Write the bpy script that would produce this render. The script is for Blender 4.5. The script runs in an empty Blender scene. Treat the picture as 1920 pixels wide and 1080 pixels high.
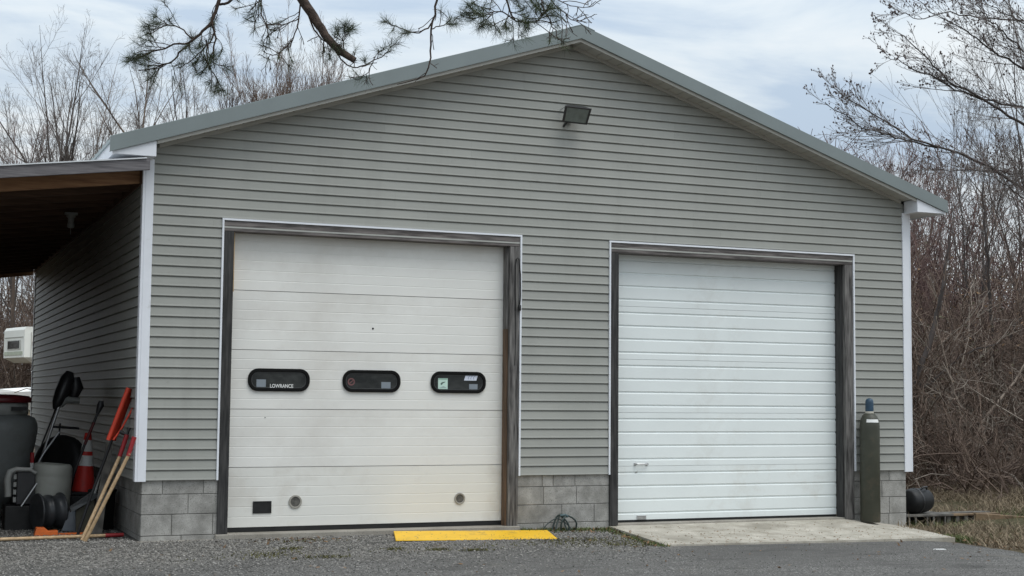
import bpy, math, random
import numpy as np
from mathutils import Vector, Matrix
random.seed(7)
S = bpy.context.scene
COL = S.collection
R = math.radians

# ------------------------------------------------------------------ camera, sky, sun, exposure
cd = bpy.data.cameras.new('camera'); cam = bpy.data.objects.new('camera', cd); COL.objects.link(cam)
cd.sensor_width = 36; cd.lens = 50.808; cd.clip_start = .05; cd.clip_end = 800
def cam_basis(yaw, pitch, roll):
    f = Vector((math.sin(yaw)*math.cos(pitch), math.cos(yaw)*math.cos(pitch), math.sin(pitch)))
    r = Vector((math.cos(yaw), -math.sin(yaw), 0)); u = r.cross(f)
    r2 = r*math.cos(roll)+u*math.sin(roll); u2 = -r*math.sin(roll)+u*math.cos(roll)
    return f, r2, u2
f_, r_, u_ = cam_basis(.405146, .0758092, .0090641)
m = Matrix.Identity(4)
for i in range(3):
    m[i][0] = r_[i]; m[i][1] = u_[i]; m[i][2] = -f_[i]
m[0][3], m[1][3], m[2][3] = -2.26148, -14.57936, .845035
cam.matrix_world = m
S.camera = cam

SUN_EL, SUN_AZ = 62, 150          # azimuth measured clockwise from +Y: sun in front of the garage, to the right
w = bpy.data.worlds.new('World'); S.world = w; w.use_nodes = True
nt = w.node_tree; nt.nodes.clear(); N = nt.nodes.new; L = nt.links.new
out = N('ShaderNodeOutputWorld')
sky = N('ShaderNodeTexSky'); sky.sky_type = 'NISHITA'; sky.sun_disc = False
sky.sun_elevation = R(SUN_EL); sky.sun_rotation = R(SUN_AZ); sky.dust_density = 3
bg1 = N('ShaderNodeBackground'); bg1.inputs[1].default_value = .1; L(sky.outputs[0], bg1.inputs[0])
tc = N('ShaderNodeTexCoord'); sx = N('ShaderNodeSeparateXYZ'); L(tc.outputs['Generated'], sx.inputs[0])
def wm(op, a, b=None, c=None):
    n = N('ShaderNodeMath'); n.operation = op
    for i, v in enumerate((a, b, c)):
        if v is None: continue
        if isinstance(v, (int, float)): n.inputs[i].default_value = v
        else: L(v, n.inputs[i])
    return n.outputs[0]
zc = wm('MAXIMUM', sx.outputs[2], 0.0)
den = wm('ADD', zc, .12)
cx = N('ShaderNodeCombineXYZ')
L(wm('DIVIDE', sx.outputs[0], den), cx.inputs[0]); L(wm('DIVIDE', sx.outputs[1], den), cx.inputs[1])
mp = N('ShaderNodeMapping'); mp.inputs['Rotation'].default_value = (0, 0, R(25)); mp.inputs['Scale'].default_value = (1.0, 1.7, 1)
L(cx.outputs[0], mp.inputs[0])
cn = N('ShaderNodeTexNoise'); cn.inputs['Scale'].default_value = 1.15; cn.inputs['Detail'].default_value = 7
cn.inputs['Roughness'].default_value = .56; cn.inputs['Distortion'].default_value = .5
L(mp.outputs[0], cn.inputs[0])
cr = N('ShaderNodeValToRGB'); e = cr.color_ramp.elements
e[0].position = .37; e[0].color = (.47, .57, .69, 1); e[1].position = .63; e[1].color = (.80, .835, .85, 1)
k = cr.color_ramp.elements.new(.5); k.color = (.655, .73, .79, 1)
L(cn.outputs[0], cr.inputs[0])
# pale veil towards the horizon
hz = N('ShaderNodeMapRange'); hz.inputs[1].default_value = .02; hz.inputs[2].default_value = .15
hz.inputs[3].default_value = .7; hz.inputs[4].default_value = 0; L(zc, hz.inputs[0])
mh = N('ShaderNodeMix'); mh.data_type = 'RGBA'; L(hz.outputs[0], mh.inputs[0]); L(cr.outputs[0], mh.inputs[6]); mh.inputs[7].default_value = (.78, .815, .83, 1)
bg2 = N('ShaderNodeBackground'); L(mh.outputs[2], bg2.inputs[0])
# overcast luminance rises towards the zenith
L(wm('MULTIPLY_ADD', zc, 1.4, .90), bg2.inputs[1])
mx = N('ShaderNodeMixShader'); mx.inputs[0].default_value = .9
L(bg1.outputs[0], mx.inputs[1]); L(bg2.outputs[0], mx.inputs[2]); L(mx.outputs[0], out.inputs[0])

sd = bpy.data.lights.new('sun', 'SUN'); sd.energy = 1.45; sd.angle = R(35); sd.color = (1, .97, .92)
sun = bpy.data.objects.new('sun', sd); COL.objects.link(sun)
sun.rotation_euler = (R(90-SUN_EL), 0, R(180-SUN_AZ)); sun.location = (5, -20, 20)
S.view_settings.view_transform = 'Standard'; S.view_settings.look = 'None'
S.view_settings.exposure = 0.0; S.view_settings.gamma = 1; S.view_settings.use_curve_mapping = False
S.render.engine = 'CYCLES'
S.render.resolution_x = 1024; S.render.resolution_y = 576

# ------------------------------------------------------------------ materials
MATS = {}
def principled(name):
    mt = bpy.data.materials.new(name); mt.use_nodes = True
    nt = mt.node_tree; b = nt.nodes['Principled BSDF']
    return mt, nt, b
def mix_node(nt, fac, a, b, mode='MIX'):
    n = nt.nodes.new('ShaderNodeMix'); n.data_type = 'RGBA'; n.blend_type = mode
    for sock, v in ((0, fac), (6, a), (7, b)):
        if isinstance(v, (int, float)): n.inputs[sock].default_value = v
        elif isinstance(v, tuple): n.inputs[sock].default_value = (*v[:3], 1)
        else: nt.links.new(v, n.inputs[sock])
    return n.outputs[2]
def noise_node(nt, scale, stretch=(1, 1, 1), detail=4, coord='Object', rough=.55, distort=0):
    t = nt.nodes.new('ShaderNodeTexCoord'); mp = nt.nodes.new('ShaderNodeMapping'); mp.inputs['Scale'].default_value = stretch
    nt.links.new(t.outputs[coord], mp.inputs[0])
    n = nt.nodes.new('ShaderNodeTexNoise'); n.inputs['Scale'].default_value = scale; n.inputs['Detail'].default_value = detail
    n.inputs['Roughness'].default_value = rough; n.inputs['Distortion'].default_value = distort
    nt.links.new(mp.outputs[0], n.inputs[0]); return n.outputs[0]
def ramp(nt, src, p0, p1, c0=(0, 0, 0), c1=(1, 1, 1)):
    n = nt.nodes.new('ShaderNodeValToRGB'); e = n.color_ramp.elements
    e[0].position = p0; e[0].color = (*c0, 1); e[1].position = p1; e[1].color = (*c1, 1)
    nt.links.new(src, n.inputs[0]); return n.outputs[0]
def bump(nt, b, src, strength, dist=.01):
    n = nt.nodes.new('ShaderNodeBump'); n.inputs['Strength'].default_value = strength; n.inputs['Distance'].default_value = dist
    nt.links.new(src, n.inputs['Height']); nt.links.new(n.outputs[0], b.inputs['Normal'])
def obj_random(nt, lo, hi):
    o = nt.nodes.new('ShaderNodeObjectInfo'); r = nt.nodes.new('ShaderNodeMapRange')
    nt.links.new(o.outputs['Random'], r.inputs[0]); r.inputs[3].default_value = lo; r.inputs[4].default_value = hi
    return r.outputs[0]
def mat(name, col, rough=.6, var=.15, scale=6, stretch=(1, 1, 1), col2=None, bmp=0, bscale=80, metal=0, spec=.4, orand=0, tone=None, dirt=None):
    if name in MATS: return MATS[name]
    mt, nt, b = principled(name)
    c = np.array(col)
    lo = tuple(c*(1-var)); hi = tuple(c*(1+var)) if col2 is None else tuple(col2)
    res = mix_node(nt, ramp(nt, noise_node(nt, scale, stretch), .32, .68), lo, hi)
    if tone is not None:                                  # per-strand tone stored on the mesh
        a = nt.nodes.new('ShaderNodeAttribute'); a.attribute_name = 'tone'
        res = mix_node(nt, a.outputs['Fac'], res, tone)
    if dirt is not None:
        res = mix_node(nt, ramp(nt, noise_node(nt, dirt[1], detail=7, rough=.65), dirt[2], dirt[3]), res, dirt[0])
    if orand:
        hs = nt.nodes.new('ShaderNodeHueSaturation'); nt.links.new(obj_random(nt, 1-orand, 1+orand), hs.inputs['Value'])
        nt.links.new(res, hs.inputs['Color']); res = hs.outputs[0]
    nt.links.new(res, b.inputs['Base Color'])
    b.inputs['Roughness'].default_value = rough; b.inputs['Metallic'].default_value = metal
    b.inputs['Specular IOR Level'].default_value = spec
    if bmp: bump(nt, b, noise_node(nt, bscale, stretch, 5), bmp)
    MATS[name] = mt
    return mt

def siding():
    mt, nt, b = principled('siding_vinyl')
    g = nt.nodes.new('ShaderNodeNewGeometry')
    def wn(scale, st, detail=5, rough=.6):
        mp = nt.nodes.new('ShaderNodeMapping'); mp.inputs['Scale'].default_value = st; nt.links.new(g.outputs['Position'], mp.inputs[0])
        n = nt.nodes.new('ShaderNodeTexNoise'); n.inputs['Scale'].default_value = scale; n.inputs['Detail'].default_value = detail; n.inputs['Roughness'].default_value = rough
        nt.links.new(mp.outputs[0], n.inputs[0]); return n.outputs[0]
    c = mix_node(nt, ramp(nt, wn(.8, (1, 1, 1)), .35, .65), (.292, .296, .270), (.328, .332, .305))
    c = mix_node(nt, ramp(nt, wn(2.2, (1.6, 1.6, .16), 7, .65), .52, .82), c, (.276, .278, .254))      # rain streaks
    c = mix_node(nt, ramp(nt, wn(9, (1, 1, 1), 6, .7), .62, .78), c, (.25, .25, .23))
    hs = nt.nodes.new('ShaderNodeHueSaturation'); nt.links.new(obj_random(nt, .965, 1.035), hs.inputs['Value'])
    nt.links.new(c, hs.inputs['Color']); nt.links.new(hs.outputs[0], b.inputs['Base Color'])
    b.inputs['Roughness'].default_value = .52; b.inputs['Specular IOR Level'].default_value = .35
    bump(nt, b, wn(3, (.5, 1, 2.2)), .12, .01)
    return mt
M_SIDING = siding()
M_WHITE = mat('white_trim', (.74, .76, .80), .45, .04, 3, dirt=((.45, .45, .43), 5, .62, .85))
M_SOFFIT = mat('soffit_vinyl', (.44, .43, .39), .55, .05, 3, orand=.04)
M_RAKE = mat('green_grey_metal', (.190, .222, .222), .42, .05, 2.5, metal=.0, spec=.5)
M_ROOF = mat('roof_metal', (.26, .31, .31), .4, .05, 2.5, spec=.5)
M_WOODGREY = mat('weathered_wood', (.085, .078, .075), .85, .5, 5, (1, 1, 1), col2=(.25, .225, .21), bmp=.5, bscale=30)
def wood(name, c1, c2, stretch, scale=4, rough=.75, bm=.25, dirt=None):
    return mat(name, c1, rough, 0, scale, stretch, col2=c2, bmp=bm, bscale=scale*3, dirt=dirt)
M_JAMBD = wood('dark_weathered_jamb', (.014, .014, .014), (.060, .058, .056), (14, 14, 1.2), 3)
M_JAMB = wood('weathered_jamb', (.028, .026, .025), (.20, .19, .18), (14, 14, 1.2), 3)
M_HEAD = wood('weathered_head', (.05, .044, .042), (.20, .18, .17), (1.2, 14, 14), 3)
M_BROWNJ = wood('brown_jamb', (.055, .034, .02), (.17, .105, .065), (16, 16, .8), 3)
M_TANWOOD = wood('raw_wood', (.45, .30, .15), (.62, .45, .26), (20, 20, 1), 3)
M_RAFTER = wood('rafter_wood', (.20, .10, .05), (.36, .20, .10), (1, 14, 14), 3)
M_SHADERAFT = wood('shaded_rafter', (.065, .036, .022), (.13, .075, .045), (1, 14, 14), 3)  # rafter wood with the shade under the roof painted into its colour
M_FASCIA = wood('fascia_wood', (.085, .08, .085), (.19, .18, .185), (1, 14, 14), 3)
M_HANDLE = wood('handle_wood', (.42, .28, .15), (.60, .43, .26), (6, 6, 6), 5, .55, .1)
M_DOORW = mat('cream_white_door', (.76, .755, .715), .45, .03, 2, (.6, 1, 1), dirt=((.56, .53, .48), .9, .5, .9), orand=.012, bmp=.04, bscale=6)
M_DOORWD = mat('cream_door_grimy', (.72, .715, .67), .5, .03, 2, (.6, 1, 1), dirt=((.50, .46, .40), 2.2, .52, .95), bmp=.04, bscale=6)
M_DOORBD = mat('cool_door_grimy', (.745, .79, .78), .45, .03, 2, dirt=((.55, .53, .47), 2.6, .54, .95), bmp=.04, bscale=6)
M_DOORB = mat('cool_white_door', (.765, .81, .80), .42, .03, 2, dirt=((.58, .58, .54), 1.3, .58, .9), orand=.015, bmp=.04, bscale=6)
M_BLACK = mat('black_rubber', (.012, .012, .012), .6, .3, 12)
M_BLACKP = mat('black_plastic', (.018, .018, .02), .38, .25, 9, spec=.5)
M_GLASS, _nt, _b = principled('dark_glass')
_nt.links.new(mix_node(_nt, ramp(_nt, noise_node(_nt, 5, (1, 1, 2), 4), .4, .7), (.008, .010, .010), (.040, .043, .041)), _b.inputs['Base Color']); _b.inputs['Roughness'].default_value = .09; _b.inputs['Specular IOR Level'].default_value = .35
M_STEEL = mat('galvanised_steel', (.55, .55, .55), .35, .15, 20, metal=.85)
M_GREYPL = mat('grey_plastic', (.27, .275, .262), .5, .08, 5, dirt=((.16, .15, .13), 4, .55, .85))
M_DRUM = mat('drum_plastic', (.31, .315, .285), .5, .06, 5, dirt=((.22, .20, .16), 3, .5, .85))
M_HOPPER = mat('hopper_poly', (.17, .18, .175), .5, .08, 4, dirt=((.1, .09, .08), 4, .5, .85))
M_RED = mat('red_paint', (.30, .018, .022), .5, .2, 8, dirt=((.12, .05, .04), 8, .55, .8))
M_ORANGE = mat('safety_orange', (.62, .060, .028), .5, .12, 6, dirt=((.25, .08, .05), 7, .58, .85))
M_CONE = mat('cone_orange_red', (.50, .028, .02), .5, .12, 6, dirt=((.2, .05, .04), 7, .58, .85))
M_ORANGE2 = mat('orange_paint', (.75, .16, .03), .5, .15, 8, dirt=((.3, .12, .06), 9, .5, .8))
M_REFLECT = mat('reflective_band', (.62, .62, .60), .4, .08, 9, dirt=((.35, .33, .3), 9, .55, .8))
M_YELLOW = mat('yellow_paint', (.80, .475, .022), .5, .06, 5, dirt=((.28, .19, .07), 4, .54, .80), bmp=.1, bscale=20)
M_CYL = mat('cylinder_olive', (.050, .052, .038), .48, .12, 7, dirt=((.10, .08, .055), 6, .55, .8), spec=.4)
M_CYLCAP = mat('cylinder_cap_blue', (.030, .065, .105), .45, .15, 12)
M_LABEL = mat('white_label', (.74, .74, .72), .5, .04, 9)
M_CREAM = mat('rv_white', (.80, .80, .74), .4, .03, 1)
M_BOAT = mat('boat_white', (.82, .81, .78), .3, .03, 1)
M_RUST = mat('rusty_steel', (.13, .085, .05), .8, .3, 9, col2=(.24, .165, .095))
M_GREYWD = mat('grey_board', (.085, .08, .072), .85, .25, 8, col2=(.17, .158, .14), bmp=.3, bscale=40)

# concrete and block
def concrete(name, col, col2, var_scale, bs, orand=0):
    mt, nt, b = principled(name)
    c = mix_node(nt, ramp(nt, noise_node(nt, var_scale, detail=6, rough=.6), .3, .7), col, col2)
    c = mix_node(nt, ramp(nt, noise_node(nt, 90, detail=3), .55, .75), c, tuple(np.array(col)*.55))
    c = mix_node(nt, ramp(nt, noise_node(nt, 1.4, detail=5), .55, .8), c, tuple(np.array(col)*.75))
    if orand:
        hs = nt.nodes.new('ShaderNodeHueSaturation'); nt.links.new(obj_random(nt, 1-orand, 1+orand), hs.inputs['Value'])
        nt.links.new(c, hs.inputs['Color']); c = hs.outputs[0]
    nt.links.new(c, b.inputs['Base Color']); b.inputs['Roughness'].default_value = .9; b.inputs['Specular IOR Level'].default_value = .2
    bump(nt, b, noise_node(nt, bs, detail=6), .5, .004)
    return mt
M_BLOCK = concrete('concrete_block', (.225, .22, .203), (.42, .41, .385), 7, 110, .09)
M_MORTAR = concrete('mortar', (.15, .146, .135), (.27, .262, .245), 7, 120)
M_APRON = concrete('apron_concrete', (.30, .275, .225), (.52, .485, .42), 4.5, 70)
M_SILL = concrete('sill_concrete', (.24, .22, .19), (.34, .32, .28), 4, 70)

# asphalt fading to gravel near the wall on the left
def asphalt():
    mt, nt, b = principled('asphalt')
    t = nt.nodes.new('ShaderNodeTexCoord')
    v = nt.nodes.new('ShaderNodeTexVoronoi'); v.inputs['Scale'].default_value = 85; nt.links.new(t.outputs['Object'], v.inputs[0])
    v2 = nt.nodes.new('ShaderNodeTexVoronoi'); v2.inputs['Scale'].default_value = 38; nt.links.new(t.outputs['Object'], v2.inputs[0])
    s1 = nt.nodes.new('ShaderNodeSeparateColor'); nt.links.new(v.outputs['Color'], s1.inputs[0])
    s2 = nt.nodes.new('ShaderNodeSeparateColor'); nt.links.new(v2.outputs['Color'], s2.inputs[0])
    asp = mix_node(nt, ramp(nt, s1.outputs[0], .3, 1), (.093, .090, .085), (.22, .212, .20))
    asp = mix_node(nt, ramp(nt, s1.outputs[1], .93, .98), asp, (.42, .41, .39))
    asp = mix_node(nt, ramp(nt, noise_node(nt, .7, detail=6), .4, .7), asp, (.118, .114, .108))
    asp = mix_node(nt, ramp(nt, noise_node(nt, 2.3, (.5, 1.6, 1), 7, rough=.65), .52, .72), asp, (.082, .079, .075))
    asp = mix_node(nt, ramp(nt, noise_node(nt, 1.1, detail=7, rough=.7), .60, .76), asp, (.175, .165, .145))
    gra = mix_node(nt, s2.outputs[0], (.075, .072, .066), (.285, .27, .245))
    gra = mix_node(nt, ramp(nt, noise_node(nt, 1.6, detail=6, rough=.65), .56, .72), gra, (.12, .09, .06))
    gra = mix_node(nt, ramp(nt, noise_node(nt, 1.0, (1, 2, 1), 6), .55, .70), gra, (.07, .068, .064))
    pos = nt.nodes.new('ShaderNodeSeparateXYZ'); nt.links.new(t.outputs['Object'], pos.inputs[0])
    def mth(op, a, b2):
        n = nt.nodes.new('ShaderNodeMath'); n.operation = op
        for i, q in enumerate((a, b2)):
            if isinstance(q, (int, float)): n.inputs[i].default_value = q
            else: nt.links.new(q, n.inputs[i])
        return n.outputs[0]
    edge = mth('ADD', mth('ADD', pos.outputs[1], mth('MULTIPLY', noise_node(nt, .9, detail=5), 2.4)), mth('MULTIPLY', pos.outputs[0], -.12))
    mask = ramp(nt, mth('MULTIPLY', mth('ADD', edge, 1.6), .35), .30, .62)
    c = mix_node(nt, mask, asp, gra)
    nt.links.new(c, b.inputs['Base Color']); b.inputs['Roughness'].default_value = .93; b.inputs['Specular IOR Level'].default_value = .2
    h = mix_node(nt, mask, v.outputs['Distance'], v2.outputs['Distance'])
    bump(nt, b, h, .9, .012)
    return mt
M_ASPHALT = asphalt()
def litter():
    mt, nt, b = principled('leaf_litter')
    c = mix_node(nt, ramp(nt, noise_node(nt, 14, detail=8, rough=.7), .3, .7), (.055, .043, .032), (.21, .165, .115))
    c = mix_node(nt, ramp(nt, noise_node(nt, .5, detail=6), .48, .68), c, (.082, .074, .042))
    nt.links.new(c, b.inputs['Base Color']); b.inputs['Roughness'].default_value = 1; b.inputs['Specular IOR Level'].default_value = .1
    bump(nt, b, noise_node(nt, 22, detail=8), 1, .05)
    return mt
M_LITTER = litter()
M_BARK = mat('grey_bark', (.060, .050, .046), .9, .3, 9, (1, 1, .25), tone=(.14, .12, .11))
M_BARK2 = mat('brown_bark', (.070, .050, .040), .9, .3, 9, (1, 1, .25), tone=(.17, .13, .10))
M_TWIG = mat('grey_twig', (.085, .071, .064), .9, .2, 5, tone=(.18, .155, .14))
M_TWIGB = mat('brown_twig', (.072, .047, .038), .9, .25, 3, tone=(.215, .158, .122))
M_TWIGR = mat('red_twig', (.095, .055, .050), .9, .25, 3, tone=(.20, .132, .116))
M_TWIGL = mat('pale_grey_twig', (.11, .095, .088), .9, .2, 5, tone=(.22, .19, .175))
M_TANGLE = mat('pale_vine', (.13, .105, .085), .9, .25, 3, tone=(.36, .31, .26))
M_BUD = mat('dark_bud', (.07, .045, .042), .8, .2, 30)
M_PINEB = mat('pine_bark', (.040, .028, .022), .95, .4, 30, col2=(.10, .07, .055), bmp=.8, bscale=60)
M_NEEDLE = mat('pine_needle', (.026, .042, .018), .6, .2, 4, tone=(.072, .098, .038))
M_DRYGR = mat('dry_grass', (.11, .08, .052), .9, .2, 3, tone=(.32, .255, .17))
M_GREENGR = mat('green_grass', (.055, .085, .025), .8, .2, 3, tone=(.14, .16, .055))
M_STONE = mat('gravel_stone', (.085, .082, .076), .9, .2, 20, tone=(.34, .325, .30))
M_DEADLEAF = mat('dead_leaf', (.10, .06, .035), .9, .2, 5, tone=(.26, .16, .085))

M_SHADEFLOOR = mat('shaded_gravel_floor', (.045, .044, .041), .95, 0, 30, col2=(.11, .108, .10), bmp=.8, bscale=60)  # gravel colour darkened to deepen the shade under the lean-to

# ------------------------------------------------------------------ mesh helpers
class MB:
    def __init__(s): s.v = []; s.f = []; s.sm = []
    def add(s, vs, fs, smooth=False):
        o = len(s.v); s.v += [tuple(p) for p in vs]
        s.f += [tuple(i+o for i in q) for q in fs]; s.sm += [smooth]*len(fs); return s
    def box(s, x0, x1, y0, y1, z0, z1, M=None):
        vs = [(x, y, z) for z in (z0, z1) for y in (y0, y1) for x in (x0, x1)]
        if M is not None: vs = [tuple(M @ Vector(p)) for p in vs]
        return s.add(vs, [(0, 2, 3, 1), (4, 5, 7, 6), (0, 1, 5, 4), (2, 6, 7, 3), (0, 4, 6, 2), (1, 3, 7, 5)])
    def prism(s, poly, vec):
        n = len(poly); vec = Vector(vec)
        vs = [tuple(p) for p in poly]+[tuple(Vector(p)+vec) for p in poly]
        fs = [tuple(range(n))[::-1], tuple(range(n, 2*n))]+[(i, (i+1) % n, (i+1) % n+n, i+n) for i in range(n)]
        return s.add(vs, fs)
    def tube(s, pts, rad, k=8, caps=True, smooth=True):
        pts = [Vector(p) for p in pts]; n = len(pts)
        if isinstance(rad, (int, float)): rad = [rad]*n
        vs = []; prev = None
        for i, p in enumerate(pts):
            d = (pts[min(i+1, n-1)]-pts[max(i-1, 0)]).normalized()
            a = prev if prev is not None else (Vector((0, 0, 1)) if abs(d.z) < .9 else Vector((1, 0, 0)))
            a = (a-d*a.dot(d)).normalized(); prev = a; b = d.cross(a)
            for j in range(k):
                t = 2*math.pi*j/k; vs.append(p+(a*math.cos(t)+b*math.sin(t))*rad[i])
        fs = [(i*k+j, i*k+(j+1) % k, (i+1)*k+(j+1) % k, (i+1)*k+j) for i in range(n-1) for j in range(k)]
        s.add(vs, fs, smooth)
        if caps:
            s.add(vs[:k], [tuple(range(k))[::-1]]); s.add(vs[-k:], [tuple(range(k))])
        return s
    def lathe(s, prof, org, axis=(0, 0, 1), k=24, smooth=True, sx=1.0):
        axis = Vector(axis).normalized(); a = Vector((1, 0, 0)) if abs(axis.x) < .8 else Vector((0, 1, 0))
        a = (a-axis*a.dot(axis)).normalized(); b = axis.cross(a); org = Vector(org)
        vs = []
        for r, h in prof:
            for j in range(k):
                t = 2*math.pi*j/k; vs.append(org+axis*h+(a*math.cos(t)*sx+b*math.sin(t))*max(r, 1e-4))
        n = len(prof)
        fs = [(i*k+j, i*k+(j+1) % k, (i+1)*k+(j+1) % k, (i+1)*k+j) for i in range(n-1) for j in range(k)]
        s.add(vs, fs, smooth)
        s.add(vs[:k], [tuple(range(k))[::-1]]); s.add(vs[-k:], [tuple(range(k))]); return s
    def mesh(s, name, mt):
        me = bpy.data.meshes.new(name); me.from_pydata(s.v, [], s.f); me.update()
        me.polygons.foreach_set('use_smooth', s.sm)
        if mt: me.materials.append(mt)
        return me
    def build(s, name, mt, parent=None, bevel=0, loc=None):
        o = bpy.data.objects.new(name, s.mesh(name, mt)); COL.objects.link(o)
        if parent is not None: o.parent = parent
        if loc is not None: o.location = loc
        if bevel:
            b = o.modifiers.new('bevel', 'BEVEL'); b.width = bevel; b.segments = 2; b.limit_method = 'ANGLE'
        return o
def tag(o, label=None, cat=None, group=None, kind=None):
    if label: o['label'] = label
    if cat: o['category'] = cat
    if group: o['group'] = group
    if kind: o['kind'] = kind
    return o
def thing(name, label, cat, loc=(0, 0, 0), group=None):
    o = bpy.data.objects.new(name, None); COL.objects.link(o); o.location = loc; o.empty_display_size = .2
    return tag(o, label, cat, group)
def under(parent, *objs):
    """parent world-space pieces without moving them"""
    for o in objs:
        o.parent = parent; o.matrix_parent_inverse = Matrix.Translation(-Vector(parent.location))
def part(mb, name, mt, parent, bevel=0):
    o = mb.build(name, mt, None, bevel)
    root = parent
    off = Vector(parent.location)
    while root.parent is not None: root = root.parent; off += Vector(root.location)
    o.parent = parent; o.matrix_parent_inverse = Matrix.Translation(-off) if parent.parent is None else Matrix.Identity(4)
    if parent.parent is not None:            # sub-part: parent part keeps world-space vertices
        o.matrix_parent_inverse = Matrix.Identity(4)
    return o
def fast_mesh(name, V, F, mt, tone=None, smooth=False):
    """V (n,3) float, F (m,4) or (m,3) int numpy arrays"""
    me = bpy.data.meshes.new(name); n, k = F.shape
    me.vertices.add(len(V)); me.vertices.foreach_set('co', np.ascontiguousarray(V, np.float32).ravel())
    me.loops.add(n*k); me.loops.foreach_set('vertex_index', np.ascontiguousarray(F, np.int32).ravel())
    me.polygons.add(n); me.polygons.foreach_set('loop_start', np.arange(0, n*k, k, dtype=np.int32))
    me.polygons.foreach_set('use_smooth', np.full(n, smooth))
    me.update(calc_edges=True)
    if tone is not None:
        a = me.attributes.new('tone', 'FLOAT', 'POINT'); a.data.foreach_set('value', np.ascontiguousarray(tone, np.float32))
    me.materials.append(mt); return me
def link(name, me, parent=None):
    o = bpy.data.objects.new(name, me); COL.objects.link(o)
    if parent is not None:
        o.parent = parent; o.matrix_parent_inverse = Matrix.Translation(-Vector(parent.location))
    return o

# ------------------------------------------------------------------ terrain
def zg(x, y):
    x = np.asarray(x, float); y = np.asarray(y, float)
    z = -.59-.06*np.clip(-y, 0, 1)-.018*np.clip(-y-1, 0, 5)-.015*np.clip(x-4, 0, 5.5)-.02*np.clip(x-9.1, 0, .8)
    z = z+.045*np.clip(y-17, 0, 60)+.06*np.clip(x-10.2, 0, 9)+.06*np.clip(x-22, 0, 30)*.5
    return z
def grid(name, xs, ys, dz, mt, keep=None):
    X, Y = np.meshgrid(xs, ys); Z = zg(X, Y)+dz
    V = np.stack([X, Y, Z], -1).reshape(-1, 3); nx, ny = len(xs), len(ys)
    i = np.arange(nx-1)[None]+np.arange(ny-1)[:, None]*nx
    F = np.stack([i, i+1, i+nx+1, i+nx], -1).reshape(-1, 4)
    if keep is not None: F = F[keep(V[F].mean(1))]
    return fast_mesh(name, V, F, mt, smooth=True)
xs = np.concatenate([np.linspace(-300, -20, 15), np.linspace(-18, 32, 101), np.linspace(35, 320, 20)])
ys = np.concatenate([np.linspace(-60, -12, 13), np.linspace(-11.5, 30, 84), np.linspace(32, 120, 30), np.linspace(140, 420, 12)])
tag(link('ground', grid('ground', xs, ys, -.03, M_LITTER)), kind='structure')
# driveway sheet with a wavering right edge
def driveway():
    ysr = np.concatenate([np.linspace(-26, -4.6, 24), np.linspace(-4.5, .2, 60)]); rows = []
    rng = np.random.default_rng(3)
    wob = np.cumsum(rng.normal(0, .03, len(ysr))); wob -= np.linspace(wob[0], wob[-1], len(ysr))
    nx = 60
    for i, y in enumerate(ysr):
        xr = 9.0-.10*max(0, -y-1)*.3+wob[i]+(.35 if y > -.2 else 0)*0
        rows.append(np.stack([np.linspace(-14, xr, nx), np.full(nx, y)], -1))
    P = np.array(rows); Z = zg(P[..., 0], P[..., 1])-.004
    Z[:, -1] -= .02
    V = np.concatenate([P, Z[..., None]], -1).reshape(-1, 3); ny = len(ysr)
    i = np.arange(nx-1)[None]+np.arange(ny-1)[:, None]*nx
    F = np.stack([i, i+1, i+nx+1, i+nx], -1).reshape(-1, 4)
    return fast_mesh('driveway', V, F, M_ASPHALT, smooth=True)
tag(link('driveway', driveway()), kind='structure')
tag(link('gravel_floor', grid('gravel_floor', np.linspace(-14, .1, 30), np.linspace(.2, 13, 28), -.004, M_SHADEFLOOR)), kind='structure')

# ------------------------------------------------------------------ garage
W = 9.373; RX = 4.687; E_ = .1016; DEP = 11.6
SL = .3275
def ztop(x): return 4.99-SL*abs(x-RX)          # top of the roof edge
G = thing('garage', 'grey vinyl sided two-door garage with a low gable metal roof', 'garage', (RX, 5.5, -.59))
D1 = (.80, 4.078, 2.62); D2 = (5.203, 8.525, 2.615)
def gp(mb, name, mt, parent=G, bevel=0): return part(mb, name, mt, parent, bevel)
# sheathing behind the siding
fw = MB()
YB0, YB1 = .012, .20
for x0, x1 in ((.04, D1[0]), (D1[1], D2[0]), (D2[1], W-.04)): fw.box(x0, x1, YB0, YB1, .02, 2.62)
fw.prism([(.04, YB0, 2.62), (W-.04, YB0, 2.62), (W-.04, YB0, 3.30), (RX, YB0, 4.82), (.04, YB0, 3.30)], (0, YB1-YB0, 0))
FW = gp(fw, 'front_wall', M_SIDING)
SW = gp(MB().box(.012, .2, .2, DEP, .02, 3.3), 'side_wall', M_SIDING)
BW = gp(MB().box(.2, W-.2, DEP-.2, DEP, -.6, 3.3).box(W-.2, W-.012, .2, DEP, -.6, 3.3).prism([(.2, DEP-.2, 3.3), (W-.2, DEP-.2, 3.3), (RX, DEP-.2, 4.8)], (0, .19, 0)), 'back_wall', M_SIDING)

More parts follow.
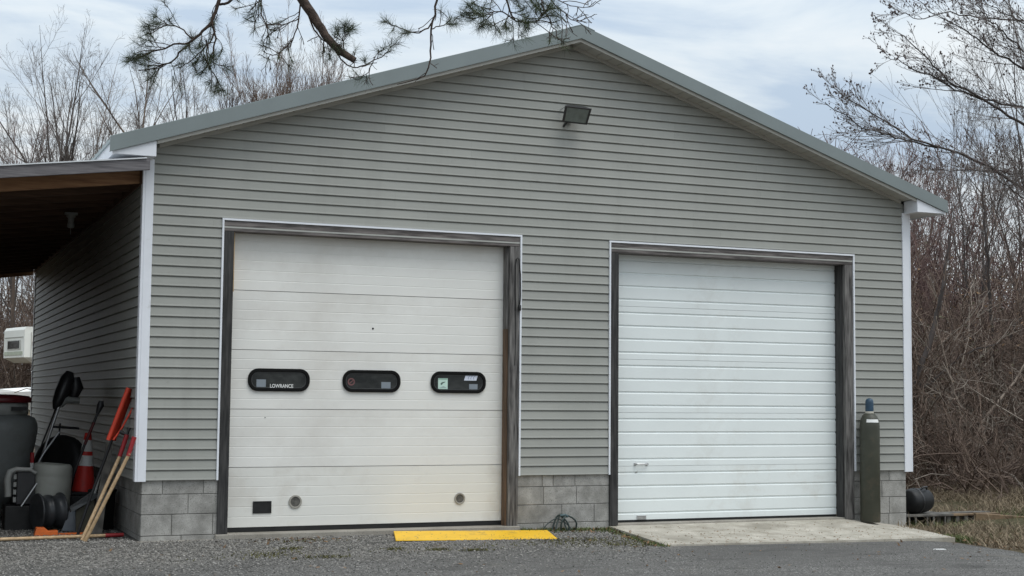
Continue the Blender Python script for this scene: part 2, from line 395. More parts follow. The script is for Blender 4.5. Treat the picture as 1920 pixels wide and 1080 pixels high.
PROF = [(.0105, .0015), (-.0175, .0015), (-.0172, .004), (-.0135, .020), (-.0065, .0860), (.007, .0860), (.007, .1030), (.0105, .1030)]  # (y out, z) of one course
cache = {}
def course(x0, x1, kz, axis='x', clip=None):
    """one siding course as its own object; clip(z)->(xl,xr) trims gable ends"""
    key = (axis, round(x1-x0, 4)) if clip is None else None
    if key in cache: me = cache[key]
    else:
        n = len(PROF); a = []; b = []
        for y, z in PROF:
            if clip: l, r = clip(kz*E_+z); l = max(l, x0)-x0; r = min(r, x1)-x0
            else: l, r = 0, x1-x0
            if axis == 'x': a.append((l, y, z)); b.append((r, y, z))
            else: a.append((y, -l, z)); b.append((y, -r, z))
        mb = MB()
        fs = [tuple(range(n)), tuple(range(2*n-1, n-1, -1))]+[(i, i+n, (i+1) % n+n, (i+1) % n) for i in range(n)]
        mb.add(a+b, fs); me = mb.mesh('siding_board', M_SIDING)
        if key: cache[key] = me
    o = bpy.data.objects.new('siding_board', me); COL.objects.link(o)
    wall = FW if axis == 'x' else SW
    o.parent = wall
    o.location = (x0, 0, kz*E_) if axis == 'x' else (.0, -x0, kz*E_)
    return o
def fix_sub(o): return o
rs = random.Random(11)
def split(x0, x1, offs):
    cuts = [c for c in offs if x0+.25 < c < x1-.25]
    p = [x0]+cuts+[x1]
    return [(p[i]+(.0004 if i else 0), p[i+1]-(.0004 if i < len(p)-2 else 0)) for i in range(len(p)-1)]
k = 0
seam = []
while True:
    if k % 2 == 0:
        s0 = rs.uniform(.4, 3.6); seam = [s0+3.66*i for i in range(4)]
    z0, z1 = k*E_, k*E_+.1035
    if z1 <= 2.62:
        spans = [(.083, D1[0]-.022), (D1[1]+.022, D2[0]-.022), (D2[1]+.022, W-.098)]
    elif z0 < 3.30: spans = [(.083, W-.098)]
    else:
        xl = (z0-3.315)/.3255
        spans = [(max(.083, xl+.02), min(W-.098, W-xl-.02))]
    if spans[-1][1]-spans[0][0] < .3: break
    for sp in spans:
        for x0, x1 in split(sp[0], sp[1], seam if z1 > 2.62 else []):
            if z1 > 3.28:
                course(x0, x1, k, 'x', lambda z: ((z-3.315)/.3255+.0, W-(z-3.315)/.3255))
            else: course(x0, x1, k, 'x')
    k += 1
    if k > 60: break
for k in range(0, 30):
    if k % 2 == 0:
        s0 = rs.uniform(.6, 3.6); seam = [s0+3.66*i for i in range(4)]
    for y0, y1 in split(.085, DEP-.06, seam): course(-y1, -y0, k, 'y')
# corner posts, white, with returns
cp = MB()
cp.box(.0, .085, -.024, .010, -.012, 3.19); cp.box(-.024, -.0005, -.024, .085, -.012, 3.19)
gp(cp, 'corner_trim', M_WHITE, G, .004)
cp = MB(); cp.box(W-.098, W+.004, -.024, .010, -.022, 3.19); cp.box(W+.0045, W+.024, -.024, .085, -.022, 3.19)
gp(cp, 'corner_trim', M_WHITE, G, .004)
gp(MB().box(-.024, .03, DEP-.07, DEP+.01, -.012, 3.0), 'corner_trim', M_WHITE, G)
# foundation blocks
FD = gp(MB().box(.066, D1[0]+.02, .0205, .2, -.80, .018), 'foundation', M_MORTAR)
gp(MB().box(.066, .2, .201, DEP, -.8, .018), 'foundation', M_MORTAR)
gp(MB().box(D1[1]-.01, D2[0]+.02, .0205, .2, -.8, .018), 'foundation', M_MORTAR)
gp(MB().box(D2[1]-.02, W-.072, .0205, .2, -1.0, .018), 'foundation', M_MORTAR)
def blocks(x0, x1, rows, seams, yf=.012):
    for (z0, z1), ss in zip(rows, seams):
        cut = [x0]+[s for s in ss if x0 < s < x1]+[x1]
        for a, b in zip(cut[:-1], cut[1:]):
            j = .004
            d = rs.uniform(0, .003)
            mb = MB().box(a+j, b-j, yf+d, .032, z0+j, z1-j)
            o = mb.build('block', M_BLOCK, FD, .003)
rw = [(-.74, -.545), (-.545, -.337), (-.337, -.14), (-.14, .028)]
blocks(.05, .83, rw, [[.45], [.353, .76], [.511], [.255, .66]])
rw = [(-.72, -.525), (-.525, -.325), (-.325, -.128), (-.128, .028)]
blocks(4.06, 5.23, rw, [[4.4, 4.8], [4.62, 5.02], [4.397, 4.80], [4.38, 4.512, 4.78]])
blocks(8.50, 9.315, rw+[(-.92, -.72)], [[9.05], [8.76, 9.06], [8.95], [8.76, 9.06], [8.9]])
for r, (z0, z1) in enumerate([(-.74, -.545), (-.545, -.337), (-.337, -.14), (-.14, .02)]):
    y = .035+(.2 if r % 2 else 0)
    ye = [.032]+[y+.4*i for i in range(30) if .1 < y+.4*i < 7.5]
    for a, b in zip(ye[:-1], ye[1:]):
        MB().box(.05+rs.uniform(0, .003), .07, a+.004, b-.004, z0+.004, z1-.004).build('block', M_BLOCK, FD)
gp(MB().box(.02, .85, -.05, .03, -.75, -.592), 'footing', M_SILL, G, .008)

# roof: sheets, rake trim, soffit
for sgn in (-1, 1):
    def P(x, y, dz=0): return (RX+sgn*x, y, 4.99-SL*x+dz)
    xe = 5.045
    mb = MB(); mb.prism([P(0, -.275), P(xe+.02, -.275), P(xe+.02, -.275, -.03), P(0, -.275, -.03)], (0, DEP+.6, 0))
    RS = gp(mb, 'roof_sheet', M_ROOF, G)
    ribs = MB(); y = -.27
    while y < DEP+.25:
        ribs.prism([P(.08, y, .0), P(xe+.02, y, .0), P(xe+.02, y, .02), P(.08, y, .02)], (0, .03, 0)); y += .3
    RSr = ribs.build('roof_rib', M_ROOF, RS); RSr['kind'] = 'stuff'
    RSr.matrix_parent_inverse = Matrix.Identity(4)
    # rake trim: broad face, a drip lip, then the pale soffit channel
    mb = MB(); mb.prism([P(0, -.292, .012), P(xe+.03, -.292, .012), P(xe+.03, -.292, -.128), P(0, -.292, -.128)], (0, .016, 0))
    mb.prism([P(0, -.292, -.1285), P(xe+.03, -.292, -.1285), P(xe+.03, -.292, -.136), P(0, -.292, -.136)], (0, .034, 0))
    gp(mb, 'rake_trim', M_RAKE, G)
    mb = MB(); mb.prism([P(0, -.262, -.12), P(4.62, -.262, -.12), P(4.62, -.262, -.172), P(0, -.262, -.172)], (0, .012, 0))
    gp(mb, 'soffit_channel', M_WHITE if False else M_SOFFIT, G)
    mb = MB(); mb.prism([P(0.02, -.034, -.150), P(4.56, -.034, -.150), P(4.56, -.034, -.190), P(0.02, -.034, -.190)], (0, .04, 0))
    gp(mb, 'soffit_channel', M_SOFFIT, G)
    SF = gp(MB().prism([P(0, -.248, -.10), P(4.60, -.248, -.10), P(4.60, -.248, -.146), P(0, -.248, -.146)], (0, .26, 0)), 'soffit', M_SOFFIT, G)
    x = .04
    while x < 4.5:
        x2 = x+.132
        mb = MB(); mb.prism([P(x+.004, -.249, -.1465), P(x2-.004, -.249, -.1465), P(x2-.010, -.249, -.156), P(x+.010, -.249, -.156)], (0, .214, 0))
        o = mb.build('soffit_panel', M_SOFFIT, SF); x = x2
    # cornice return and the eave behind it
    xi, xo = RX-.06, 5.03
    zt = lambda x: 4.99-SL*x-.137
    mb = MB(); mb.prism([P(0, 0)]*0+[(RX+sgn*xi, -.268, 3.178), (RX+sgn*xo, -.268, 3.178), (RX+sgn*xo, -.268, zt(xo)), (RX+sgn*xi, -.268, zt(xi))], (0, .262, 0))
    gp(mb, 'eave_return', M_WHITE, G, .003)
    mb = MB(); mb.box(*sorted((RX+sgn*(W/2+.012), RX+sgn*xo)), .0, DEP+.2, 3.18, 3.205)
    mb.box(*sorted((RX+sgn*(xo-.002), RX+sgn*(xo+.016))), -.27, DEP+.25, 3.17, 3.315)
    gp(mb, 'eave_fascia', M_WHITE, G)
gp(MB().prism([(RX-.16, -.296, 4.99-SL*.16+.014), (RX, -.296, 5.004), (RX+.16, -.296, 4.99-SL*.16+.014), (RX+.16, -.296, 4.99-SL*.16+.022), (RX, -.296, 5.012), (RX-.16, -.296, 4.99-SL*.16+.022)], (0, DEP+.6, 0)), 'ridge_cap', M_ROOF, G)

# door frames
def frame(d, bl, br, yd, label):
    x0, x1, zt = d
    fr = gp(MB().box(x0+.0, x1-.0, -.014, .20, zt-.110, zt-.002), 'door_head', M_HEAD, G, .004)
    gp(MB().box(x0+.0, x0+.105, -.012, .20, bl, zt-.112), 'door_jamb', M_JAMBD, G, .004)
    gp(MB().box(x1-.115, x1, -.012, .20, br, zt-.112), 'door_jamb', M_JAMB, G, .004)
    t = MB(); t.box(x0-.022, x1+.022, -.026, .0, zt, zt+.020)
    gp(t, 'head_trim', M_WHITE, G)
    gp(MB().box(x0-.021, x0-.002, -.026, .0, -.004, zt-.001), 'side_trim', M_WHITE, G)
    gp(MB().box(x1+.002, x1+.021, -.026, .0, -.004, zt-.001), 'side_trim', M_WHITE, G)
frame(D1, -.585, -.565, .14, '')
frame(D2, -.575, -.58, .19, '')
# inner stops
gp(MB().box(D1[0]+.106, D1[0]+.125, .05, .125, 1.90, 2.508), 'door_stop', M_TANWOOD, G)
gp(MB().box(D1[1]-.137, D1[1]-.116, .03, .128, -.56, 1.6), 'door_stop', M_BROWNJ, G)
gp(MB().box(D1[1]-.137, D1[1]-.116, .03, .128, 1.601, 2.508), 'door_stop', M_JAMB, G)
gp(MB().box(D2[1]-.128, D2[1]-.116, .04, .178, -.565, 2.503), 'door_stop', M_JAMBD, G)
# sills
gp(MB().box(D1[0]-.02, D1[1]+.02, -.035, .6, -.75, -.545), 'sill', M_SILL, G, .01)
gp(MB().box(D2[0]+.1, D2[1]-.1, .03, .6, -.75, -.562), 'sill', M_SILL, G, .01)

# left door: five flush insulated sections with fine ribs
def section(x0, x1, y, h, grooves, depth, wid, lip):
    """cross-section in (y,z) extruded along x; grooves are z positions"""
    pr = [(0, 0)]
    for g in grooves:
        pr += [(0, g-wid/2), (depth, g-wid/2+lip), (depth, g+wid/2-lip), (0, g+wid/2)]
    pr += [(0, h), (.045, h), (.045, 0)]
    return MB().prism([(x0, y+a, b) for a, b in pr], (x1-x0, 0, 0))
def subpart(mb, name, mt, parent, bevel=0): return mb.build(name, mt, parent, bevel)
DL = gp(MB().box(.93, 3.97, .19, .21, -.49, 2.51), 'garage_door', M_DOORW, G)
DL['label'] = 'cream white sectional door with three black rimmed windows'
zs1 = [-.497, .112, .705, 1.313, 1.924, 2.535]
for a, b in zip(zs1[:-1], zs1[1:]):
    h = b-a-.006
    mb = section(.93, 3.975, .14, h, [E_*j for j in range(1, 6)], .0014, .012, .005)
    o = mb.build('door_section', M_DOORWD if a < -.3 else M_DOORW, DL); o.location = (0, 0, a+.003)
subpart(MB().box(.93, 3.97, .145, .175, -.541, -.4985), 'bottom_seal', M_BLACK, DL)
def rrect(x0, x1, z0, z1, r, n=8):
    pts = []
    for cx_, cz_, a0 in ((x1-r, z1-r, 0), (x0+r, z1-r, 90), (x0+r, z0+r, 180), (x1-r, z0+r, 270)):
        for i in range(n+1):
            t = R(a0+90*i/n); pts.append((cx_+r*math.cos(t), cz_+r*math.sin(t)))
    return pts
def ring(outer, inner, y0, y1):
    n = len(outer); vs = [(x, y0, z) for x, z in outer]+[(x, y0, z) for x, z in inner]+[(x, y1, z) for x, z in outer]+[(x, y1, z) for x, z in inner]
    fs = []
    for i in range(n):
        j = (i+1) % n
        fs += [(i, j, n+j, n+i), (2*n+i, 3*n+i, 3*n+j, 2*n+j), (i, 2*n+i, 2*n+j, j), (n+i, n+j, 3*n+j, 3*n+i)]
    return MB().add(vs, fs)
M_RIM = mat('rim_rubber', (.006, .006, .006), .75, .2, 9, spec=.15)
M_GASKET = mat('grey_gasket', (.05, .052, .052), .5)
M_STK = mat('grey_sticker', (.21, .24, .27), .5, .05, 9)
M_STKG = mat('pale_green_sticker', (.52, .68, .60), .5, .04, 9)
M_STKD = mat('dark_print', (.06, .10, .085), .5, .05, 9)
M_STKW = mat('white_sticker', (.66, .70, .80), .5, .04, 9)
M_STKB = mat('blue_grey_print', (.32, .36, .47), .5, .1, 9)
M_STKR = mat('faded_red_print', (.16, .07, .07), .5, .2, 9)
for x0, x1 in ((1.111, 1.760), (2.116, 2.757), (3.103, 3.743)):
    z0, z1 = .890, 1.124
    subpart(ring(rrect(x0, x1, z0, z1, .105), rrect(x0+.034, x1-.034, z0+.034, z1-.034, .072), .116, .139), 'window_rim', M_RIM, DL, .006)
    mb = MB(); poly = [(x, .133, z) for x, z in rrect(x0+.03, x1-.03, z0+.03, z1-.03, .075)]
    mb.prism(poly, (0, .004, 0)); subpart(mb, 'window_pane', M_GLASS, DL)
    subpart(ring(rrect(x0+.035, x1-.035, z0+.035, z1-.035, .071), rrect(x0+.043, x1-.043, z0+.043, z1-.043, .063), .1305, .1335), 'gasket', M_GASKET, DL)
def decal(pts, mt, name='sticker', y=.1315, th=.001):
    mb = MB().prism([(x, y, z) for x, z in pts], (0, th, 0)); return subpart(mb, name, mt, DL)
sq = lambda a, b, c, d: [(a, c), (b, c), (b, d), (a, d)]
decal(sq(1.200, 1.298, .925, 1.010), M_STK); decal(sq(2.545, 2.648, .922, 1.000), M_STK); decal(sq(3.550, 3.648, .920, .990), M_STK)
decal(sq(3.188, 3.299, .920, 1.049), M_STKG)
decal([(3.215, .987), (3.228, 1.004), (3.250, 1.010), (3.272, 1.012), (3.262, 1.002), (3.244, .996), (3.232, .978), (3.224, .978)], M_STKD, 'sticker_print', .1302)
decal([(3.200, .945), (3.240, .962), (3.250, .965), (3.262, .960), (3.290, .945)], mat('pale_print', (.34, .44, .40), .5), 'sticker_print', .1302)
decal(sq(3.192, 3.295, 1.036, 1.046), mat('mid_green_print', (.22, .38, .30), .5), 'sticker_print', .1302)
decal([(3.488, 1.028), (3.632, 1.028), (3.652, 1.090), (3.508, 1.090)], M_STKW)
for i in range(3):                                    # blurred slanted marks on the white sticker
    xx = 3.530+.030*i
    decal([(xx, 1.042), (xx+.007, 1.042), (xx+.020, 1.078), (xx+.013, 1.078)], M_STKB, 'sticker_print', .1302)
    decal([(xx+.013, 1.072), (xx+.030, 1.072), (xx+.032, 1.078), (xx+.015, 1.078)], M_STKB, 'sticker_print', .1300)
    decal([(xx+.002, 1.042), (xx+.016, 1.042), (xx+.018, 1.047), (xx+.004, 1.047)], M_STKB, 'sticker_print', .1304)
cring = lambda cx_, cz_, r: [(cx_+r*math.cos(R(15*i)), cz_+r*math.sin(R(15*i))) for i in range(24)]
subpart(ring(cring(2.212, .998, .040), cring(2.212, .998, .026), .1305, .1325), 'sticker', M_STKR, DL)
decal([(2.190, .985), (2.198, .978), (2.236, 1.010), (2.228, 1.018)], M_STKR, 'sticker_print', .1302)
def text_mesh(txt, size, x, y, z, mt, name, parent, width=None, ext=.0006):
    cu = bpy.data.curves.new('lettering', 'FONT'); cu.body = txt; cu.size = size; cu.extrude = ext; cu.align_x = 'LEFT'; cu.offset = size*.018
    to = bpy.data.objects.new('lettering', cu); COL.objects.link(to)
    bpy.context.view_layer.update()
    me = bpy.data.meshes.new_from_object(to.evaluated_get(bpy.context.evaluated_depsgraph_get()))
    bpy.data.objects.remove(to)
    me.materials.clear(); me.materials.append(mt)
    o = bpy.data.objects.new(name, me); COL.objects.link(o)
    xsz = max(v.co.x for v in me.vertices)-min(v.co.x for v in me.vertices)
    sc = width/xsz if width else 1
    for v in me.vertices: v.co = (x+v.co.x*sc, y-v.co.z, z+v.co.y)
    o.parent = parent
    return o
text_mesh('LOWRANCE', .052, 1.340, .1308, .928, M_LABEL, 'lettering', DL, .244)
# vents, cover plate
for cx_, cz_, r in ((1.634, -.247, .070), (3.456, -.248, .062)):
    subpart(ring(cring(cx_, cz_, r), cring(cx_, cz_, r*.72), .128, .1395), 'vent_ring', mat('vent_grey', (.30, .285, .25), .6, .15, 20), DL, .003)
    mb = MB(); mb.prism([(x, .136, z) for x, z in cring(cx_, cz_, r*.73)], (0, .003, 0))
    o = subpart(mb, 'vent_disc', mat('vent_disc', (.10, .095, .085), .7, .4, 30), DL)
subpart(ring(sq(1.192, 1.384, -.357, -.234), sq(1.204, 1.372, -.345, -.246), .130, .1395), 'plate_rim', M_BLACK, DL)
subpart(MB().box(1.203, 1.373, .1345, .1385, -.346, -.245), 'cover_plate', M_BLACK, DL)
subpart(MB().lathe([(.010, 0), (.011, .003), (.005, .006)], (2.443, .1395, 1.567), (0, -1, 0), 12), 'bolt', M_BLACK, DL)
subpart(MB().lathe([(.007, 0), (.006, .004)], (1.30, .1395, .62), (0, -1, 0), 8), 'bolt', M_GREYPL, DL)
# right door: ribbed sections
DR = gp(MB().box(5.32, 8.40, .245, .262, -.53, 2.50), 'garage_door', M_DOORB, G)
DR['label'] = 'cool white ribbed sectional door without windows'
zs2 = [-.535, .077, .688, 1.299, 1.910, 2.521]
for a, b in zip(zs2[:-1], zs2[1:]):
    h = b-a-.003
    mb = section(5.32, 8.404, .19, h, [.0763+.1524*j for j in range(4)], .011, .030, .011)
    o = mb.build('door_section', M_DOORBD if a < -.3 else M_DOORB, DR); o.location = (0, 0, a+.0015)
subpart(MB().box(5.32, 8.40, .195, .23, -.560, -.5365), 'bottom_seal', M_BLACK, DR)
hd = MB(); hd.tube([(5.628, .187, .098), (5.628, .155, .098), (5.650, .150, .098), (5.756, .150, .098), (5.778, .155, .098), (5.778, .187, .098)], .009, 8)
hd.box(5.614, 5.642, .183, .1895, .082, .114).box(5.764, 5.792, .183, .1895, .082, .114)
subpart(hd, 'lift_handle', M_STEEL, DR)
subpart(MB().box(5.650, 5.770, .178, .1895, -.528, -.484).box(5.655, 5.765, .160, .178, -.492, -.484), 'step_plate', M_STEEL, DR, .003)
subpart(MB().box(5.635, 5.66, .1915, .1935, -.0, .03), 'latch_mark', M_GREYPL, DR)

# ------------------------------------------------------------------ floodlight on the gable
FL = thing('floodlight', 'black floodlight tilted down high on the gable siding', 'floodlight', (4.66, 0, 3.95))
A = Vector((4.494, -.285, 4.072)); B = Vector((4.812, -.285, 4.066)); C_ = Vector((4.533, -.125, 3.926)); D_ = Vector((4.835, -.125, 3.920))
nrm = (B-A).cross(C_-A).normalized()
if nrm.y > 0: nrm = -nrm
bk = -nrm*.075
def inset(t, d=0):
    c = (A+B+C_+D_)/4
    return [c+(p-c)*t+nrm*d for p in (A, B, D_, C_)]
o4 = inset(1); mb = MB()
back = [c+bk for c in inset(.72)]
mb.add(o4+back, [(4, 5, 6, 7), (0, 4, 7, 3), (0, 1, 5, 4), (1, 2, 6, 5), (2, 3, 7, 6)])
part(mb, 'housing', M_BLACKP, FL)
oi = inset(.86, .004); oo = inset(1.02, .004); ob = inset(1.02, -.008)
mb = MB().add(oo+oi+ob, [(0, 1, 5, 4), (1, 2, 6, 5), (2, 3, 7, 6), (3, 0, 4, 7), (0, 8, 9, 1), (1, 9, 10, 2), (2, 10, 11, 3), (3, 11, 8, 0)])
part(mb, 'bezel', M_BLACKP, FL)
M_LENS = mat('lamp_glass', (.13, .16, .15), .12, .2, 9, spec=.5)
part(MB().add(inset(.88, .001), [(0, 1, 2, 3)]), 'glass', M_LENS, FL)
mb = MB(); mb.lathe([(.04, 0), (.04, .03), (.03, .035)], (4.66, -.012, 3.985), (0, -1, 0), 16); mb.tube([(4.66, -.04, 3.985), (4.66, -.10, 4.01)], .018, 8); mb.tube([(4.60, -.015, 3.90), (4.60, -.10, 3.93)], .014, 6)
part(mb, 'bracket', M_BLACKP, FL)
mb = MB(); mb.tube([(4.55, -.18, 4.09), (4.56, -.02, 4.085)], .006, 6); mb.tube([(4.75, -.2, 4.09), (4.75, -.02, 4.085)], .006, 6)
part(mb, 'brace', M_STEEL, FL)

# ------------------------------------------------------------------ lean-to
LT = thing('lean_to', 'open lean-to shed roof with brown rafters on the garage side', 'lean-to', (-1.6, 5.5, -.59))
def lz(x, dz=0): return 3.168+.127*x+dz
def sl(x0, x1, y0, y1, d0, d1):
    return MB().prism([(x0, y0, lz(x0, d0)), (x1, y0, lz(x1, d0)), (x1, y0, lz(x1, d1)), (x0, y0, lz(x0, d1))], (0, y1-y0, 0))
XL = -3.4
part(sl(XL, -.03, -.275, 12.0, -.012, .0), 'roof_sheet', mat('pale_metal', (.62, .64, .66), .35, .05, 3, spec=.5), LT)
part(sl(XL, -.032, -.20, 11.9, -.032, -.0125), 'roof_deck', M_SHADERAFT, LT)
part(sl(XL, .004, -.262, -.225, -.125, -.0125), 'fascia_board', M_FASCIA, LT, .003)
y = .13; i = 0
while y < 11.8:
    part(sl(XL+.05, -.034, y, y+.042, -.205, -.0325), 'rafter', M_RAFTER if y < .2 else M_SHADERAFT, LT); y += .61
part(MB().box(-.033, -.0165, .02, 11.7, 2.94, 3.10), 'ledger', M_SHADERAFT, LT)
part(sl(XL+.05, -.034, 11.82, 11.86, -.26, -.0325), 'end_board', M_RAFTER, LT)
part(MB().box(XL+.02, XL+.16, .0, 11.9, 2.26, 2.50), 'beam', M_RAFTER, LT)
for y in (.0, 5.9, 11.75): part(MB().box(XL+.02, XL+.16, y, y+.14, -.66, 2.259), 'post', M_RAFTER, LT)
part(MB().box(XL-.02, XL+.018, -.05, 11.9, -.66, 2.72), 'added_shade_wall', M_RAFTER, LT)  # unseen side wall, added to keep light out of the lean-to
for i in range(10):  # unseen front boarding, added to cut the light reaching the clutter
    xb = XL-.02+.1455*i
    part(MB().box(xb+.002, xb+.1425, -.04-.003*(i % 3), -.005, -.66, 2.66), 'board', M_GREYWD, LT)
LH = thing('lamp_holder', 'small white bulb socket hanging under the lean-to ceiling', 'light', (-.43, 2.5, 2.88))
part(MB().box(-.50, -.36, 2.46, 2.54, 2.885, 2.91).lathe([(.055, 2.885), (.05, 2.86), (.035, 2.85), (.032, 2.80), (.04, 2.78), (.04, 2.745), (.03, 2.735)], (-.43, 2.5, 0), k=16), 'socket', M_GREYPL, LH)
part(MB().tube([(-.43, 2.5, 2.735), (-.43, 2.5, 2.66)], .004, 6), 'pull_chain', M_GREYPL, LH)

# ------------------------------------------------------------------ apron, yellow ramp, cords
ap_top = [(5.2, .03, -.578), (8.45, .03, -.578), (8.72, .012, -.612), (9.30, .012, -.688), (9.02, -1.22, -.705), (5.20, -1.29, -.660)]
mb = MB()
nU, nV = 14, 6
def apz(u, v):
    xb = 5.2+u*4.1
    zb = -.578 if xb < 8.45 else -.578-(xb-8.45)/.85*.11
    b_ = Vector((xb, .025, zb)); f2 = Vector((5.2+u*3.82, -1.29+u*.07, -.660-.045*u))
    return b_.lerp(f2, v)
vs = [apz(i/nU, j/nV) for j in range(nV+1) for i in range(nU+1)]
fs = [(j*(nU+1)+i, (j+1)*(nU+1)+i, (j+1)*(nU+1)+i+1, j*(nU+1)+i+1) for j in range(nV) for i in range(nU)]
mb.add(vs, fs)
rim = [j*(nU+1) for j in range(nV+1)]+[nV*(nU+1)+i for i in range(1, nU+1)]+[j*(nU+1)+nU for j in range(nV-1, -1, -1)]
top = [vs[i] for i in rim]; bot = [Vector((p.x, p.y, -1.0)) for p in top]; n = len(rim)
mb.add(top+bot, [(i, i+n, i+1+n, i+1) for i in range(n-1)])
tag(mb.build('apron', M_APRON, None), kind='structure')

c4 = [Vector(p) for p in ((2.645, -.055, -.562), (4.365, -.16, -.590), (4.262, -.645, -.632), (2.52, -.50, -.612))]
YR = thing('ramp_board', 'flat yellow painted ramp board lying before the left door', 'ramp', (3.45, -.35, -.63))
mb = MB(); up = Vector((0, 0, .018)); mb.add([p-up for p in c4]+[p+up*.3 for p in c4], [(0, 1, 2, 3), (7, 6, 5, 4), (0, 4, 5, 1), (1, 5, 6, 2), (2, 6, 7, 3), (3, 7, 4, 0)])
part(mb, 'board', M_YELLOW, YR, .004)
mb = MB(); l0, l1 = c4[3], c4[2]; d_ = Vector((0, -.006, 0)); mb.add([l0+d_-up*1.3, l1+d_-up*1.3, l1+d_-up*.2, l0+d_-up*.2, l0-up*1.3, l1-up*1.3, l1-up*.2, l0-up*.2], [(0, 1, 2, 3), (3, 2, 6, 7), (0, 4, 5, 1)])
part(mb, 'front_edge', mat('dark_edge', (.05, .04, .02), .8), YR)
HS = thing('hose', 'dark green hose loops on the ground beside the block wall', 'hose', (4.56, -.09, -.58))
def loop(cx_, w_, h_, y_, z0, ph=0):
    return [(cx_+w_*math.cos(t)+.02*math.sin(3*t+ph), y_-.03*math.sin(t*2+ph), z0+h_*math.sin(t)) for t in np.linspace(-.35, math.pi+.35, 16)]
mb = MB(); mk = mat('hose_rubber', (.03, .045, .042), .5, .2, 10)
mb.tube(loop(4.60, .14, .17, -.08, -.60), .010, 6); mb.tube(loop(4.56, .065, .165, -.10, -.60, 1), .010, 6); mb.tube(loop(4.50, .16, .14, -.12, -.61, 2), .006, 6)
mb.tube(loop(4.585, .035, .16, -.13, -.60, 3), .010, 6)
part(mb, 'coil', mk, HS)
part(MB().tube([(4.55, -.1, -.44), (4.60, -.12, -.432), (4.63, -.11, -.45)], .016, 8), 'coupling', mat('hose_coupling', (.05, .09, .10), .4), HS)
CD = thing('cord', 'thin black cord loop hanging on the left door right jamb', 'cord', (4.05, -.03, 2.1))
mb = MB(); mb.tube([(4.028, -.02, 1.80), (4.022, -.022, 2.05), (4.020, -.024, 2.30), (4.028, -.026, 2.368), (4.045, -.03, 2.385), (4.062, -.03, 2.355), (4.078, -.034, 2.20), (4.080, -.036, 1.95), (4.070, -.034, 1.85)], .0065, 6)
part(mb, 'cable', M_BLACK, CD)
part(MB().lathe([(.012, 0), (.018, .01), (.018, .055), (.01, .07)], (4.068, -.036, 1.80), (0, 0, 1), 10), 'plug', M_BLACK, CD)
part(MB().tube([(4.028, -.02, 1.80), (4.034, -.018, 1.5), (4.026, -.016, 1.2)], .004, 5), 'wire', M_BLACK, CD)

# ------------------------------------------------------------------ gas cylinder
CY = thing('gas_cylinder', 'tall olive green gas cylinder with a blue valve cap', 'gas cylinder', (8.648, -.155, -.607))
def cy(prof, name, mt, parent=CY, k=32): return part(MB().lathe(prof, (8.648, -.155, -.607), k=k), name, mt, parent)
cy([(.112, 0), (.119, .008), (.119, 1.145), (.1165, 1.19), (.106, 1.235), (.088, 1.272), (.066, 1.295), (.052, 1.303)], 'tank', M_CYL)
cy([(.052, 1.3032), (.052, 1.322), (.048, 1.326)], 'neck_ring', mat('neck_ring', (.42, .40, .34), .5), CY)
cy([(.047, 1.327), (.049, 1.335), (.049, 1.43), (.046, 1.455), (.036, 1.475), (.018, 1.484), (.004, 1.486)], 'valve_cap', M_CYLCAP)
mb = MB(); n = 8
vs = []
for z, r in ((1.195, .1178), (1.232, .1085)):
    for i in range(n+1):
        t = R(215+i*10); vs.append((8.648+(r+.0015)*math.cos(t), -.155+(r+.0015)*math.sin(t), -.607+z))
mb.add(vs, [(i, i+1, n+2+i, n+1+i) for i in range(n)], True)
part(mb, 'label', M_LABEL, CY)

# ------------------------------------------------------------------ things right of the garage
KT = thing('black_tank', 'round black plastic tank sitting on a grey rack beside the garage', 'tank', (9.9, .45, -.58))
mb = MB(); mb.lathe([(.02, -.24), (.13, -.235), (.150, -.20), (.158, -.12), (.155, .08), (.142, .13), (.105, .16), (.05, .168)], (9.86, .45, -.415), (1, .25, .03), 24)
part(mb, 'tank', mat('soft_black', (.008, .0085, .0095), .55, .3, 8, bmp=.3, bscale=20), KT)
for d in (-.11,): part(MB().lathe([(.160, d), (.165, d+.005), (.165, d+.025), (.160, d+.03)], (9.86, .45, -.415), (1, .25, .03), 24), 'band', M_BLACKP, KT)
part(MB().tube([(9.80, .34, -.27), (9.82, .31, -.24), (9.89, .33, -.235), (9.92, .37, -.27)], .012, 6), 'handle', M_BLACKP, KT)
RK = thing('rack', 'low grey slatted rack under the black tank', 'rack', (9.9, .45, -.76))
part(MB().box(9.45, 10.22, .22, .70, -.60, -.575), 'top_board', M_GREYWD, RK, .003)
for x in (9.52, 9.62, 9.80, 9.90, 10.08): part(MB().box(x, x+.022, .225, .245, -.80, -.601), 'slat', M_GREYWD, RK)
part(MB().box(9.46, 10.2, .66, .68, -.8, -.601), 'back_board', M_BLACK, RK)
PL = thing('pallet', 'weathered pallet half buried in dry grass right of the garage', 'pallet', (10.5, .5, -.78))
part(MB().box(10.12, 11.15, .42, .56, -.620, -.600), 'deck_board', M_RUST, PL)
part(MB().box(10.12, 11.15, .60, .74, -.616, -.594), 'deck_board', M_GREYWD, PL)
for x in (10.14, 10.30, 10.44, 10.58, 10.72): part(MB().box(x, x+.05, .44, .90, -.80, -.621, Matrix.Translation((x, .44, 0)) @ Matrix.Rotation(R(-8), 4, 'Z') @ Matrix.Translation((-x, -.44, 0))), 'stringer', M_GREYWD, PL)
part(MB().box(10.1, 11.1, .8, .82, -.82, -.62), 'back_board', M_BLACK, PL)
LG = thing('beam', 'rusty brown beam lying in the dry grass', 'beam', (11.2, .1, -.72))
